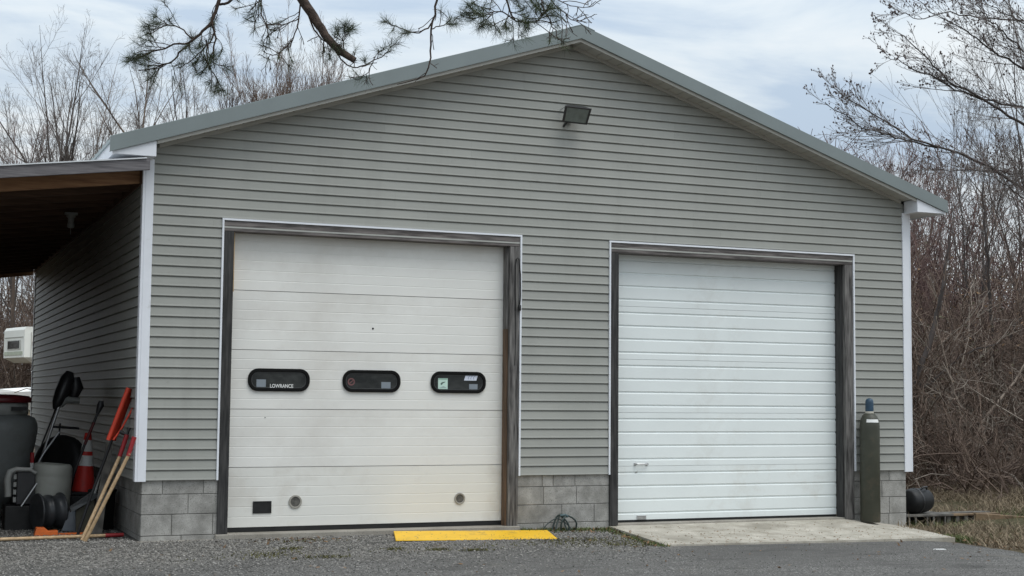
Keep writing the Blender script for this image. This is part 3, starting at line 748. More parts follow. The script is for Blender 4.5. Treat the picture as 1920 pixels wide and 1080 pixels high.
part(MB().box(-.75, .75, -.05, .05, -.06, .06, Matrix.Translation((11.45, .25, -.70)) @ Matrix.Rotation(R(-14), 4, 'Z') @ Matrix.Rotation(R(4), 4, 'Y')), 'timber', M_RUST, LG, .01)

# ------------------------------------------------------------------ tools and clutter under the lean-to
HP = thing('hopper', 'big dark grey hopper tub with a dark red lid', 'hopper', (-1.15, 2.6, -.60))
c_ = (-1.15, 2.6, 0)
part(MB().lathe([(.12, -.44), (.20, -.36), (.345, -.20), (.375, .0), (.425, .30), (.445, .43), (.44, .50), (.41, .57), (.33, .605)], c_, k=32), 'tub', M_HOPPER, HP)
part(MB().lathe([(.325, .606), (.335, .612), (.335, .735), (.325, .74)], c_, k=32), 'neck_band', M_GREYPL, HP)
part(MB().lathe([(.36, .741), (.37, .75), (.365, .79), (.34, .815), (.2, .83), (.02, .835)], c_, k=32), 'lid', mat('dark_red_lid', (.10, .008, .012), .45, .2, 8), HP)
part(MB().box(-1.02, -.86, 2.25, 2.30, .655, .695), 'slot', M_BLACK, HP)
for sx_, sy_ in ((-1, -1), (1, -1), (1, 1), (-1, 1)): part(MB().tube([(c_[0]+sx_*.17, c_[1]+sy_*.17, -.15), (c_[0]+sx_*.24, c_[1]+sy_*.24, -.60)], .015, 6), 'leg', M_BLACKP, HP)

TM = thing('trolling_motor', 'upright trolling motor with black head and silver shaft', 'boat motor', (-.62, 3.1, -.6))
hp = [Vector((-.315, 3.15, 1.10)), Vector((-.34, 3.14, 1.02)), Vector((-.40, 3.12, .86)), Vector((-.45, 3.1, .74)), Vector((-.475, 3.1, .66))]
part(MB().tube(hp, [.045, .085, .088, .065, .03], 12), 'motor_head', M_BLACKP, TM)
part(MB().tube([(-.25, 3.15, 1.04), (-.24, 3.15, .92), (-.27, 3.15, .80)], [.05, .085, .05], 10), 'cover', M_BLACKP, TM)
part(MB().tube([(-.20, 3.1, .765), (-.36, 3.1, .775), (-.42, 3.1, .70)], [.035, .045, .03], 8), 'tiller', M_GREYPL, TM)
part(MB().tube([(-.435, 3.08, .70), (-.66, 3.05, -.06), (-.80, 3.05, -.58)], .017, 10), 'shaft', M_STEEL, TM)
part(MB().tube([(-.47, 3.12, .66), (-.70, 3.12, -.02), (-.84, 3.12, -.58)], .010, 6), 'rod', M_BLACKP, TM)
part(MB().tube([(-.50, 3.06, .46), (-.20, 3.1, .44)], .014, 6), 'cross_handle', M_BLACKP, TM)
part(MB().tube([(-.42, 3.04, .5), (-.43, 3.03, .3), (-.38, 3.03, .12), (-.28, 3.05, .02)], .010, 6), 'cable', M_BLACK, TM)
part(MB().tube([(-.43, 3.0, .40), (-.60, 2.95, .16), (-.72, 2.9, -.06)], [.012, .016, .012], 6), 'stay', M_STEEL, TM)

EN = thing('engine', 'small black engine with a curved grey pipe', 'engine', (-.92, 1.65, -.6))
part(MB().box(-.99, -.80, 1.62, 1.86, -.33, .02), 'block', M_BLACKP, EN, .01)
part(MB().tube([(-1.075, 1.6, -.24), (-1.085, 1.6, -.06), (-1.06, 1.6, .02), (-1.0, 1.6, .045), (-.86, 1.6, .04), (-.80, 1.6, .0)], [.035, .038, .034, .028, .022, .018], 10), 'pipe', M_GREYPL, EN)
for i in range(4): part(MB().box(-1.02, -.992, 1.62, 1.70, -.30+.08*i, -.25+.08*i), 'fin', M_GREYPL, EN)
part(MB().tube([(-.79, 1.55, -.10), (-.945, 1.52, -.34)], .010, 6), 'lever', M_STEEL, EN)
part(MB().box(-1.10, -.78, 1.60, 1.95, -.62, -.34), 'base', M_BLACK, EN, .01)
MK = thing('marker_post', 'thin red and white striped marker post by the drum', 'marker', (-.80, 2.1, -.6))
for i, (a, b) in enumerate(((-.60, -.22), (-.22, -.06), (-.06, .09), (.09, .20))):
    part(MB().lathe([(.022, a), (.022, b)], (-.80, 2.1, 0), k=10), 'stripe', M_REFLECT if i in (0, 2) else M_RED, MK)
DRM = thing('drum', 'pale grey plastic drum standing behind a black reel', 'drum', (-.645, 1.8, -.6))
part(MB().lathe([(.205, 0), (.215, .02), (.212, .50), (.209, .54), (.206, .555), (.209, .57), (.205, .645), (.195, .675), (.17, .69), (.165, .68)], (-.655, 1.8, -.595), (.07, 0, 1), 32), 'barrel', M_DRUM, DRM)
part(MB().lathe([(.03, .0), (.03, .02), (.02, .022)], (-.70, 1.70, .088), (.07, 0, 1), 12), 'bung', M_GREYPL, DRM)
RE = thing('hose_reel', 'black reel lying on its side rim in front of the pale drum', 'reel', (-.68, 1.38, -.58))
ax = Vector((1, .32, 0)).normalized()*.85
part(MB().lathe([(.185, -.135), (.192, -.13), (.192, -.112), (.165, -.108), (.16, -.03), (.172, -.02), (.172, .012), (.16, .02), (.165, .108), (.192, .112), (.192, .13), (.18, .136), (.06, .120)], (-.68, 1.38, -.385), ax, 28), 'spool', mat('reel_black', (.035, .038, .042), .4, .3, 9), RE)
part(MB().lathe([(.045, .118), (.045, .15), (.035, .155)], (-.68, 1.38, -.385), ax, 14), 'hub', M_BLACK, RE)
CR = thing('crate', 'dark crate supporting the traffic cone', 'crate', (-.25, 2.25, -.6))
part(MB().box(-.46, -.07, 2.02, 2.48, -.61, -.272), 'body', M_BLACK, CR, .01)
CN = thing('traffic_cone', 'orange traffic cone with two white reflective bands', 'traffic cone', (-.235, 2.22, -.27))
cxn = (-.24, 2.2, -.268); ax = (.055, 0, 1)
prof = lambda h: .132-.1/.70*h
part(MB().box(-.43, -.06, 2.04, 2.40, -.270, -.235), 'base', M_BLACK, CN, .008)
for a, b, mt, nm in ((.034, .315, M_CONE, 'cone_body'), (.3155, .43, M_REFLECT, 'band'), (.4305, .475, M_CONE, 'cone_ring'), (.4755, .60, M_REFLECT, 'band'), (.6005, .68, M_CONE, 'cone_tip')):
    part(MB().lathe([(prof(a), a), (prof(b), b)], cxn, ax, 24), nm, mt, CN)
TY = thing('tyre', 'black tyre leaning on the side wall behind the cone', 'tyre', (-.40, 2.95, -.6))
part(MB().lathe([(.20, -.09), (.30, -.10), (.345, -.08), (.36, -.04), (.36, .04), (.345, .08), (.30, .10), (.20, .09)], (-.42, 2.95, .01), (-.75, -.62, .22), 32), 'tread', M_BLACK, TY)
part(MB().lathe([(.195, -.06), (.19, -.05), (.06, -.03), (.05, .05)], (-.42, 2.95, .01), (-.75, -.62, .22), 24), 'rim', mat('dark_rim', (.03, .03, .032), .5), TY)
DP = thing('digging_bar', 'dark long-handled tool leaning on the wall behind the cone', 'tool', (-.5, 2.0, -.6))
part(MB().tube([(-.115, 2.0, .68), (-.25, 2.0, .32), (-.55, 2.0, -.58)], .015, 8), 'shaft', M_BLACKP, DP)
part(MB().tube([(-.098, 2.0, .77), (-.105, 2.0, .72), (-.135, 2.0, .63)], [.025, .04, .02], 8), 'grip', M_BLACKP, DP)
part(MB().tube([(-.17, 2.0, .53), (-.26, 2.0, .29)], .017, 8), 'sleeve', mat('dark_red_sleeve', (.10, .02, .02), .5), DP)
# upturned orange shovel
RSV = thing('snow_shovel', 'upturned orange snow shovel leaning against the garage corner', 'shovel', (-.40, .5, -.6))
t0 = Vector((-.015, .42, .90)); t1 = Vector((-.185, .45, .385)); side = Vector((.05, -.18, .0))
vs = []; nn = 8
for i in range(nn+1):
    p = t0.lerp(t1, i/nn)
    for j in range(5):
        s_ = (j/4-.5); bow = Vector((-.06, -.02, .015))*(1-4*s_*s_)
        vs.append(p+Vector((.12, .16, -.03))*s_*.62+bow*.7)
fs = [(i*5+j, i*5+j+1, (i+1)*5+j+1, (i+1)*5+j) for i in range(nn) for j in range(4)]
mb = MB().add(vs, fs, True); o = part(mb, 'blade', M_ORANGE, RSV); sm = o.modifiers.new('thick', 'SOLIDIFY'); sm.thickness = .012
part(MB().tube([t0+Vector((.05, -.02, -.06)), t0+Vector((.055, -.03, -.12)), t1+Vector((.085, -.03, .11)), t1+Vector((.01, -.03, .0))], .011, 8), 'edge_rail', M_ORANGE, RSV)
part(MB().tube([t0+Vector((-.03, -.03, .01)), t1+Vector((-.04, -.03, 0))], .024, 8), 'rolled_edge', M_ORANGE, RSV)
part(MB().tube([(-.165, .5, .42), (-.36, .6, -.20), (-.47, .62, -.57)], .015, 8), 'handle', M_BLACKP, RSV)
for nm, lab, a, b, c in (('rake', 'upturned wooden-handled rake, left of the two leaning pale handles', (-.055, .33, .44), (-.11, .33, .25), (-.475, .22, -.585)),
                         ('tool_handle', 'pale wooden handle with a red end, right of the two leaning at the garage corner', (-.040, -.045, .43), (-.083, -.045, .27), (-.455, .13, -.588))):
    T = thing(nm, lab, 'rake' if nm == 'rake' else 'handle', (c[0], c[1], -.6))
    a, b, c = Vector(a), Vector(b), Vector(c)
    part(MB().tube([b, c], .018, 10), 'handle', M_HANDLE, T)
    part(MB().tube([a, b+(c-b)*.03], [.024, .021], 10), 'socket', M_RED, T)
    if nm == 'rake': part(MB().tube([a+(a-b)*.0+Vector((-.06, .05, .03)), a+Vector((0, 0, .0)), a+Vector((.02, .03, .06))], .022, 6), 'head', mat('dark_steel', (.035, .033, .033), .5, metal=.3), T)
DS = thing('scoop_shovel', 'dark grey scoop shovel standing behind the leaning handles', 'shovel', (-.38, 1.0, -.6))
vs = [(-.51, .98, -.315), (-.28, .98, -.165), (-.235, 1.06, -.19), (-.46, 1.1, -.36), (-.475, .94, -.35), (-.26, .94, -.20)]
part(MB().prism([(-.51, .96, -.325), (-.30, .96, -.175), (-.22, .98, -.19), (-.245, .98, -.225), (-.50, .96, -.37)], (0, .12, 0)), 'blade', mat('steel_grey', (.10, .105, .11), .45, .2, 12, metal=.4), DS)
part(MB().prism([(-.45, 1.0, -.36), (-.27, 1.0, -.23), (-.24, 1.0, -.58), (-.44, 1.0, -.58)], (0, .04, 0)), 'back_plate', mat('dark_olive_board', (.05, .048, .035), .8), DS)
part(MB().tube([(-.26, 1.05, -.19), (-.12, 1.1, .35)], .013, 6), 'handle', M_GREYPL, DS)
BD = thing('board', 'grey upright board behind the leaning handles', 'board', (-.22, .9, -.6))
part(MB().prism([(-.31, .86, -.60), (-.20, .86, -.60), (-.10, .95, .38), (-.16, .95, .38)], (0, .025, 0)), 'plank', M_GREYWD, BD)
FP = thing('dustpan', 'blue grey dustpan resting beside the reel', 'dustpan', (-.47, 1.25, -.6))
part(MB().prism([(-.56, 1.22, -.575), (-.41, 1.18, -.59), (-.43, 1.26, -.40), (-.47, 1.3, -.35)], (.03, .04, 0)), 'pan', mat('blue_grey_plastic', (.09, .105, .125), .45), FP)
OP = thing('wheel_chock', 'small orange block on the gravel below the reel', 'chock', (-.74, .95, -.6))
part(MB().prism([(-.86, .9, -.595), (-.63, .9, -.595), (-.63, .9, -.545), (-.72, .9, -.55), (-.76, .9, -.515), (-.84, .9, -.512)], (0, .12, 0)), 'block', M_ORANGE2, OP, .005)
part(MB().box(-.62, -.33, .93, .96, -.595, -.575), 'strip', M_ORANGE2, OP)
PO = thing('pole', 'long pale wooden pole with red end lying on gravel', 'pole', (-1.0, .5, -.59))
part(MB().tube([(-2.3, .34, -.575), (-1.2, .40, -.57), (-.22, .46, -.568)], .017, 10), 'shaft', M_HANDLE, PO)
part(MB().tube([(-.221, .46, -.568), (-.04, .475, -.566)], [.021, .019], 10), 'ferrule', M_RED, PO)
BN = thing('bin', 'black bin in the dark corner against the block wall', 'bin', (-.1, 1.6, -.6))
part(MB().lathe([(.10, 0), (.12, .02), (.14, .40), (.15, .41), (.15, .43)], (-.13, 1.45, -.6), k=20), 'body', M_BLACK, BN)

# ------------------------------------------------------------------ camper and boat beyond
RV = thing('camper_trailer', 'white camper trailer with dark window beyond the lean-to', 'camper', (4, 36, .3))
pl = [(1.72, 35.0), (8.5, 35.6), (8.0, 38.2), (1.22, 36.9)]
z0, z1 = 1.86, 3.02
mb = MB(); ins = [(1.95, 35.2), (8.5, 35.6), (8.0, 38.2), (1.55, 36.8)]
vs = [(x, y, z0) for x, y in ins]+[(x, y, z0+.16) for x, y in pl]+[(x, y, z1-.1) for x, y in pl]+[(x*.97+.1, y, z1) for x, y in pl]
fs = [(3, 2, 1, 0)]+[(r*4+i, r*4+(i+1) % 4, (r+1)*4+(i+1) % 4, (r+1)*4+i) for r in range(3) for i in range(4)]+[(12, 13, 14, 15)]
mb.add(vs, fs); part(mb, 'body', M_CREAM, RV)
part(MB().box(3.8, 8.3, 35.5, 37.8, .45, 1.859), 'lower_body', M_CREAM, RV)
fdir = Vector((1.22-1.72, 36.9-35.0, 0)); fn = Vector((-fdir.y, fdir.x, 0)).normalized()
def nose(u0, u1, za, zb, d): 
    p = [Vector((1.72, 35, 0))+fdir*u for u in (u0, u1)]
    return MB().prism([(*(p[0]+fn*d).xy, za), (*(p[1]+fn*d).xy, za), (*(p[1]+fn*d).xy, zb), (*(p[0]+fn*d).xy, zb)], -fn*.03)
wf = part(nose(.16, .82, 2.28, 2.60, .02), 'window', mat('window_frame_grey', (.5, .5, .46), .5), RV)
o = nose(.22, .76, 2.32, 2.57, .035).build('pane', M_GLASS, wf)
part(nose(.05, .95, 2.68, 2.70, .02), 'awning_rail', mat('rail_grey', (.35, .35, .32), .5), RV)
part(nose(.08, .95, 2.10, 2.22, .02), 'stripe', mat('faded_green', (.45, .48, .38), .5), RV)
part(MB().box(1.98, 2.06, 34.98, 35.02, 2.42, 2.56), 'marker_lamp', mat('amber_lamp', (.45, .12, .05), .4), RV)
part(MB().box(1.93, 1.945, 34.99, 35.03, 1.95, 2.85), 'panel_seam', mat('seam_grey', (.4, .4, .37), .5), RV)
part(MB().box(2.2, 2.3, 35.6, 35.7, .2, 1.87).box(2.25, 2.35, 36.8, 36.9, .2, 1.87), 'landing_leg', M_GREYPL, RV)
BT = thing('boat', 'white boat bow on trailer parked below the camper', 'boat', (2.5, 28, -.1))
secs = []
for i, t in enumerate(np.linspace(0, 1, 9)):
    x = .55+t*4.2; wd = .95*(1-(1-t)**2.2)+.02; zt_ = .86+.22*t; zb_ = .62-.55*min(1, t*2.2)
    secs.append([(x, 28-wd, zt_), (x, 28-wd*.85, (zt_+zb_)/2), (x, 28, zb_), (x, 28+wd*.85, (zt_+zb_)/2), (x, 28+wd, zt_), (x, 28+wd*.5, zt_+.10+.1*t), (x, 28-wd*.5, zt_+.10+.1*t)])
n = 7; vs = [p for s_ in secs for p in s_]
fs = [(i*n+j, (i+1)*n+j, (i+1)*n+(j+1) % n, i*n+(j+1) % n) for i in range(8) for j in range(n)]+[tuple(range(n)), tuple(range(8*n, 9*n))[::-1]]
part(MB().add(vs, fs, False), 'hull', M_BOAT, BT)
part(MB().prism([(1.35, 27.6, 1.10), (1.75, 27.5, 1.28), (1.75, 28.5, 1.28), (1.35, 28.4, 1.10)], (.02, 0, -.03)), 'windshield', M_GLASS, BT)
part(MB().tube([(1.35, 27.6, 1.08), (1.78, 27.45, 1.3), (1.78, 28.5, 1.3)], .02, 6), 'windshield_frame', M_GREYPL, BT)
part(MB().tube([(.9, 27.5, .86), (1.2, 27.3, .98), (1.7, 27.1, .86), (2.0, 27.0, .9)], .012, 5), 'line', mat('rope_brown', (.15, .11, .08), .9), BT)
part(MB().box(.9, 4.6, 27.9, 28.1, -.1, .05).box(2.4, 2.6, 27.2, 28.8, -.1, .3), 'trailer_frame', M_STEEL, BT)

# ------------------------------------------------------------------ vegetation
def unit(a): return a/np.maximum(np.linalg.norm(a, axis=-1, keepdims=True), 1e-9)
def strands(P0, D0, Ln, Rd, S_, wander, trop, rng, taper=.35):
    N_ = len(P0); P = np.zeros((N_, S_+1, 3)); P[:, 0] = P0; d = unit(D0)
    trop = np.asarray(trop, float)
    for s in range(S_):
        d = unit(d+rng.normal(0, wander, (N_, 3))+trop)
        P[:, s+1] = P[:, s]+d*(Ln/S_)[:, None]
    t = np.linspace(0, 1, S_+1)
    return P, Rd[:, None]*(1-(1-taper)*t)[None]
def kids(P, Rr, Ln, M_, t0, t1, ang, lf, rf, rng, angsd=.2):
    N_, S1, _ = P.shape; S_ = S1-1
    t = rng.uniform(t0, t1, (N_, M_)); x = t*S_; i = np.minimum(x.astype(int), S_-1); f = (x-i)[..., None]
    n = np.arange(N_)[:, None]
    p = P[n, i]*(1-f)+P[n, i+1]*f; d = unit(P[n, i+1]-P[n, i])
    r = unit(np.cross(d, rng.normal(0, 1, d.shape)))
    a = rng.normal(ang, angsd, t.shape)[..., None]
    d2 = d*np.cos(a)+r*np.sin(a)
    ln = (Ln[:, None]*lf*(1.15-.75*t)*rng.uniform(.6, 1.25, t.shape)).ravel()
    rd = (np.take_along_axis(Rr, i, 1)*rf*rng.uniform(.7, 1.1, t.shape)).ravel()
    return p.reshape(-1, 3), d2.reshape(-1, 3), ln, rd
def tubes(P, Rr, k, rng, tone=None):
    N_, S1, _ = P.shape
    d = np.empty_like(P); d[:, 1:-1] = P[:, 2:]-P[:, :-2]; d[:, 0] = P[:, 1]-P[:, 0]; d[:, -1] = P[:, -1]-P[:, -2]
    d = unit(d); ref = np.where(np.abs(d[:, :1, 2:]) < .9, np.array([0, 0, 1.]), np.array([1., 0, 0]))
    a = unit(np.cross(d, np.broadcast_to(ref, d.shape))); b = np.cross(d, a)
    th = 2*np.pi*np.arange(k)/k
    V = P[:, :, None]+(a[:, :, None]*np.cos(th)[None, None, :, None]+b[:, :, None]*np.sin(th)[None, None, :, None])*Rr[:, :, None, None]
    idx = np.arange(N_*S1*k).reshape(N_, S1, k); nx = np.roll(idx, -1, 2)
    F = np.stack([idx[:, :-1], nx[:, :-1], nx[:, 1:], idx[:, 1:]], -1).reshape(-1, 4)
    tn = rng.uniform(0, 1, N_) if tone is None else np.full(N_, tone)
    return V.reshape(-1, 3), F, np.repeat(tn, S1*k)
def join(parts):
    o = 0; Vs, Fs, Ts = [], [], []
    for V, F, T in parts: Vs.append(V); Fs.append(F+o); Ts.append(T); o += len(V)
    return np.concatenate(Vs), np.concatenate(Fs), np.concatenate(Ts)
A_ = lambda *v: np.array(v, float)

def bare_tree(name, label, cat, loc, h, fork, stems, spread, seed, rad, mtT, mtC, group=None, m1=6, m2=8, m3=5, lean=(0, 0), wig=.055, tw=.006, seg=.34):
    """bare deciduous tree: short trunk forking into rising stems, three orders of branches"""
    rng = np.random.default_rng(seed); x, y = loc; z = float(zg(x, y))-.05
    T = thing(name, label, cat, (x, y, z), group)
    Pt, Rt = strands(A_((x, y, z)), A_((lean[0]*.3, lean[1]*.3, 1)), A_(fork), A_(rad), 6, .03, (0, 0, .02), rng, .75)
    trunkparts = [tubes(Pt, Rt, 8, rng, .4)]
    az = rng.uniform(0, 2*np.pi)+np.arange(stems)*2*np.pi/stems+rng.normal(0, .35, stems)
    sp = spread*rng.uniform(.35, 1.25, stems)
    D = np.stack([np.cos(az)*np.sin(sp)+lean[0], np.sin(az)*np.sin(sp)+lean[1], np.cos(sp)], -1)
    Ln = (h-fork)*rng.uniform(.75, 1.05, stems)/np.cos(np.minimum(sp, 1.))
    i0 = rng.integers(4, 7, stems)
    P1, R1 = strands(Pt[0, i0], D, Ln, np.full(stems, rad*.55)*rng.uniform(.6, 1.1, stems), 9, wig, (0, 0, .035), rng, .15)
    trunkparts.append(tubes(P1, R1, 6, rng))
    a = kids(P1, R1, Ln, m1, .06, .80, seg, .62, .6, rng, .12); P2, R2 = strands(*a, 7, wig, (0, 0, .045), rng, .18)
    b = kids(P2, R2, a[2], m2, .15, 1, seg*1.3, .42, .55, rng, .18); P3, R3 = strands(*b, 5, wig*1.6, (0, 0, .05), rng, .3)
    c = kids(P3, R3, b[2], m3, .1, 1, seg*1.9, .62, .7, rng, .25); P4, R4 = strands(*c, 3, wig*2, (0, 0, .03), rng, .6)
    R3 = np.maximum(R3, tw*.7); R4 = np.maximum(R4, tw*.5)
    link('trunk', fast_mesh('trunk', *join(trunkparts)[:2], mtT, join(trunkparts)[2], True), T)
    V, F, tn = join([tubes(P2, R2, 4, rng), tubes(P3, R3, 3, rng), tubes(P4, R4, 3, rng)])
    o = link('branches', fast_mesh('branches', V, F, mtC, tn), T); o['kind'] = 'stuff'
    return T
TR = lambda Y, px: None
# trees behind the garage on the left
bare_tree('bare_tree', 'tall bare grey tree left of the two tallest, stems fanning above the lean-to', 'tree', (2.2, 35), 13.0, 8.3, 7, .46, 21, .10, M_BARK, M_TWIG, tw=.0055, lean=(-.05, 0), m1=5, m2=7, m3=5, seg=.40)
bare_tree('bare_tree', 'bare grey tree with a dense upright fan, midway between left edge and roof eave', 'tree', (3.08, 36), 13.2, 9.0, 7, .50, 5, .10, M_BARK, M_TWIG, tw=.0055, m1=5, m2=7, m3=5, seg=.40)
bare_tree('bare_tree', 'low slanting bare tree at the left edge above the lean-to', 'tree', (1.9, 41), 11.6, 4.8, 5, .42, 9, .09, M_BARK, M_TWIG, tw=.0065, lean=(-.10, 0))
bare_tree('bare_tree', 'small bare tree low at the far left edge behind the lean-to roof', 'tree', (1.75, 40), 11.2, 7.0, 6, .55, 19, .07, M_BARK2, M_TWIGR, tw=.008)
bare_tree('bare_tree', 'pale wide-crowned bare tree farther back, just left of the roof eave', 'tree', (5.15, 46), 14.4, 8.2, 7, .50, 151, .08, M_BARK2, M_TWIGL, tw=.006, m1=5, m2=7, m3=5, seg=.42)
bare_tree('bare_tree', 'thin leaning bare tree just left of the roof eave', 'tree', (5.0, 38), 11.6, 5.2, 4, .32, 33, .10, M_BARK, M_TWIG, tw=.0065, lean=(-.16, 0))
bare_tree('bare_tree', 'bare brownish tree fan rising behind the left roof end', 'tree', (5.65, 34), 12.4, 8.6, 8, .52, 14, .09, M_BARK2, M_TWIG, tw=.0055, m1=5, m2=7, m3=5, seg=.40)
bare_tree('bare_tree', 'bare tree with slanting limbs behind the hanging pine bough', 'tree', (7.2, 36), 12.4, 8.4, 7, .66, 27, .08, M_BARK, M_TWIG, tw=.0055, m1=5, m2=7, m3=5, seg=.40, lean=(.08, 0))
bare_tree('bare_tree', 'crooked bare tree low behind the left roof slope, right of the pine bough tuft', 'tree', (8.1, 34), 10.6, 5.6, 6, .55, 28, .10, M_BARK, M_TWIG, tw=.0065)
bare_tree('bare_tree', 'slim bare tree behind the left roof slope, beside the thicket', 'tree', (8.9, 37), 13.3, 8.0, 6, .30, 40, .09, M_BARK, M_TWIG, tw=.0065)
for i, (x, y, h) in enumerate(((9.5, 35.4, 12.3), (10.25, 36.6, 12.9), (10.9, 35.8, 12.5), (11.6, 37, 12.9), (12.5, 36, 11.9))):
    bare_tree('bare_tree', ['first', 'second', 'third', 'fourth', 'fifth'][i]+' from left in the dense row of twiggy brown trees behind the left roof slope', 'tree', (x, y), h, 4.5, 18, .22, 60+i, .10, M_BARK2, M_TWIGB, 'brown trees in the dense row', tw=.0075, m1=6, m2=9, m3=5, seg=.22)
bare_tree('bare_tree', 'thin bare treetop showing over the roof near its middle', 'tree', (13.7, 35), 12.6, 8, 4, .12, 71, .07, M_BARK, M_TWIG, tw=.008, m1=5)
bare_tree('bare_tree', 'faint reddish treetop just over the roof below the middle pine bough', 'tree', (16.9, 38), 13.3, 8, 5, .16, 72, .07, M_BARK, M_TWIGR, tw=.008, m1=5)
# reddish saplings over the right roof slope
for i, (x, y, h, lab) in enumerate(((29.6, 30, 9.6, 'pale slim sapling top over the right roof slope'), (30.8, 30, 9.5, 'reddish budded sapling above the lower right roof slope'),
                                    (32.2, 29.5, 9.4, 'dense reddish sapling behind the right eave'), (33.3, 30, 9.6, 'broad reddish sapling right of the eave'),
                                    (35.0, 31, 10.6, 'tall grey sapling behind the budded tree'))):
    bare_tree('sapling', lab, 'tree', (x, y), h, 3.2, 8, .26, 90+i, .07, M_BARK2, M_TWIGR, tw=.009, m1=5, m2=7, m3=5)
for i, (x, y, h, lab) in enumerate(((21.5, 12.6, 7.6, 'thin upright sapling seen through the budded branches'), (22.6, 12.2, 8.0, 'second thin upright sapling at the far right, seen through the budded branches'))):
    bare_tree('sapling', lab, 'tree', (x, y), h, 3.6, 4, .20, 120+i, .06, M_BARK, M_TWIG, tw=.006, m1=5, m2=7, m3=4)

# gnarled small trees at the front of the brush
def limb_tree(name, label, cat, base, lines, mtT, mtC, seed, n1=9, n2=6, ln=.5, buds=None, tw=.004, up=.08, n3=0, wig=.09, ang=.55, sweep=(0, 0, 0), rmax=.014):
    rng = np.random.default_rng(seed); T = thing(name, label, cat, base); mb = MB(); tw_parts = []; budP = []; bias = np.array(sweep)
    for pts, r0, r1 in lines:
        p = np.array(pts, float); S1 = 24
        u = np.linspace(0, len(p)-1, S1); i = np.minimum(u.astype(int), len(p)-2); f = (u-i)[:, None]
        q = p[i]*(1-f)+p[i+1]*f
        q[1:-1] = (q[:-2]+2*q[1:-1]+q[2:])/4
        q[2:-1] += rng.normal(0, .012, q[2:-1].shape)
        rr = np.linspace(r0, r1, S1); mb.tube([tuple(v) for v in q], list(rr), 7)
        P1 = q[None]; R1 = rr[None]; L1 = A_(np.linalg.norm(np.diff(q, axis=0), axis=1).sum())
        a = kids(P1, R1, L1*0+ln*1.6, n1, .12, 1, ang, .7, .5, rng); a = (a[0], unit(a[1]+bias), a[2], a[3]); P2, R2 = strands(*a, 6, wig, (0, 0, up), rng, .35); R2 = np.maximum(np.minimum(R2, rmax), tw)
        b = kids(P2, R2, a[2], n2, .15, 1, ang*1.1, .5, .6, rng); P3, R3 = strands(*b, 4, wig*1.3, (0, 0, up*1.2), rng, .5); R3 = np.maximum(R3, tw*.8)
        tw_parts += [tubes(P2, R2, 4, rng), tubes(P3, R3, 3, rng)]
        if n3:
            c = kids(P3, R3, b[2], n3, .2, 1, ang*1.2, .55, .7, rng); P4, R4 = strands(*c, 3, wig*1.5, (0, 0, up), rng, .6); R4 = np.maximum(R4, tw*.7)
            tw_parts.append(tubes(P4, R4, 3, rng)); budP.append(P4[rng.random(len(P4)) < .3, -1])
        budP += [P3[:, -1], P2[:, -1], P3[rng.random(len(P3)) < .35, 2], q[-1:][None, 0]]
    part(mb, 'trunk', mtT, T)
    V, F, tn = join(tw_parts); o = link('branches', fast_mesh('branches', V, F, mtC, tn), T); o['kind'] = 'stuff'
    if buds:
        B_ = np.concatenate(budP); B_ = B_[rng.random(len(B_)) < .7]; s_ = buds*rng.uniform(.6, 1.5, len(B_))
        oc = np.array([(1, 0, 0), (0, 1, 0), (-1, 0, 0), (0, -1, 0), (0, 0, 1.5), (0, 0, -1.3)])
        V = (B_[:, None]+oc[None]*s_[:, None, None]+rng.normal(0, .3, (len(B_), 6, 3))*s_[:, None, None]).reshape(-1, 3)
        f0 = np.array([(0, 1, 4), (1, 2, 4), (2, 3, 4), (3, 0, 4), (1, 0, 5), (2, 1, 5), (3, 2, 5), (0, 3, 5)])
        F = (f0[None]+np.arange(len(B_))[:, None, None]*6).reshape(-1, 3)
        o = link('buds', fast_mesh('buds', V, F, M_BUD), T); o['kind'] = 'stuff'
    return T
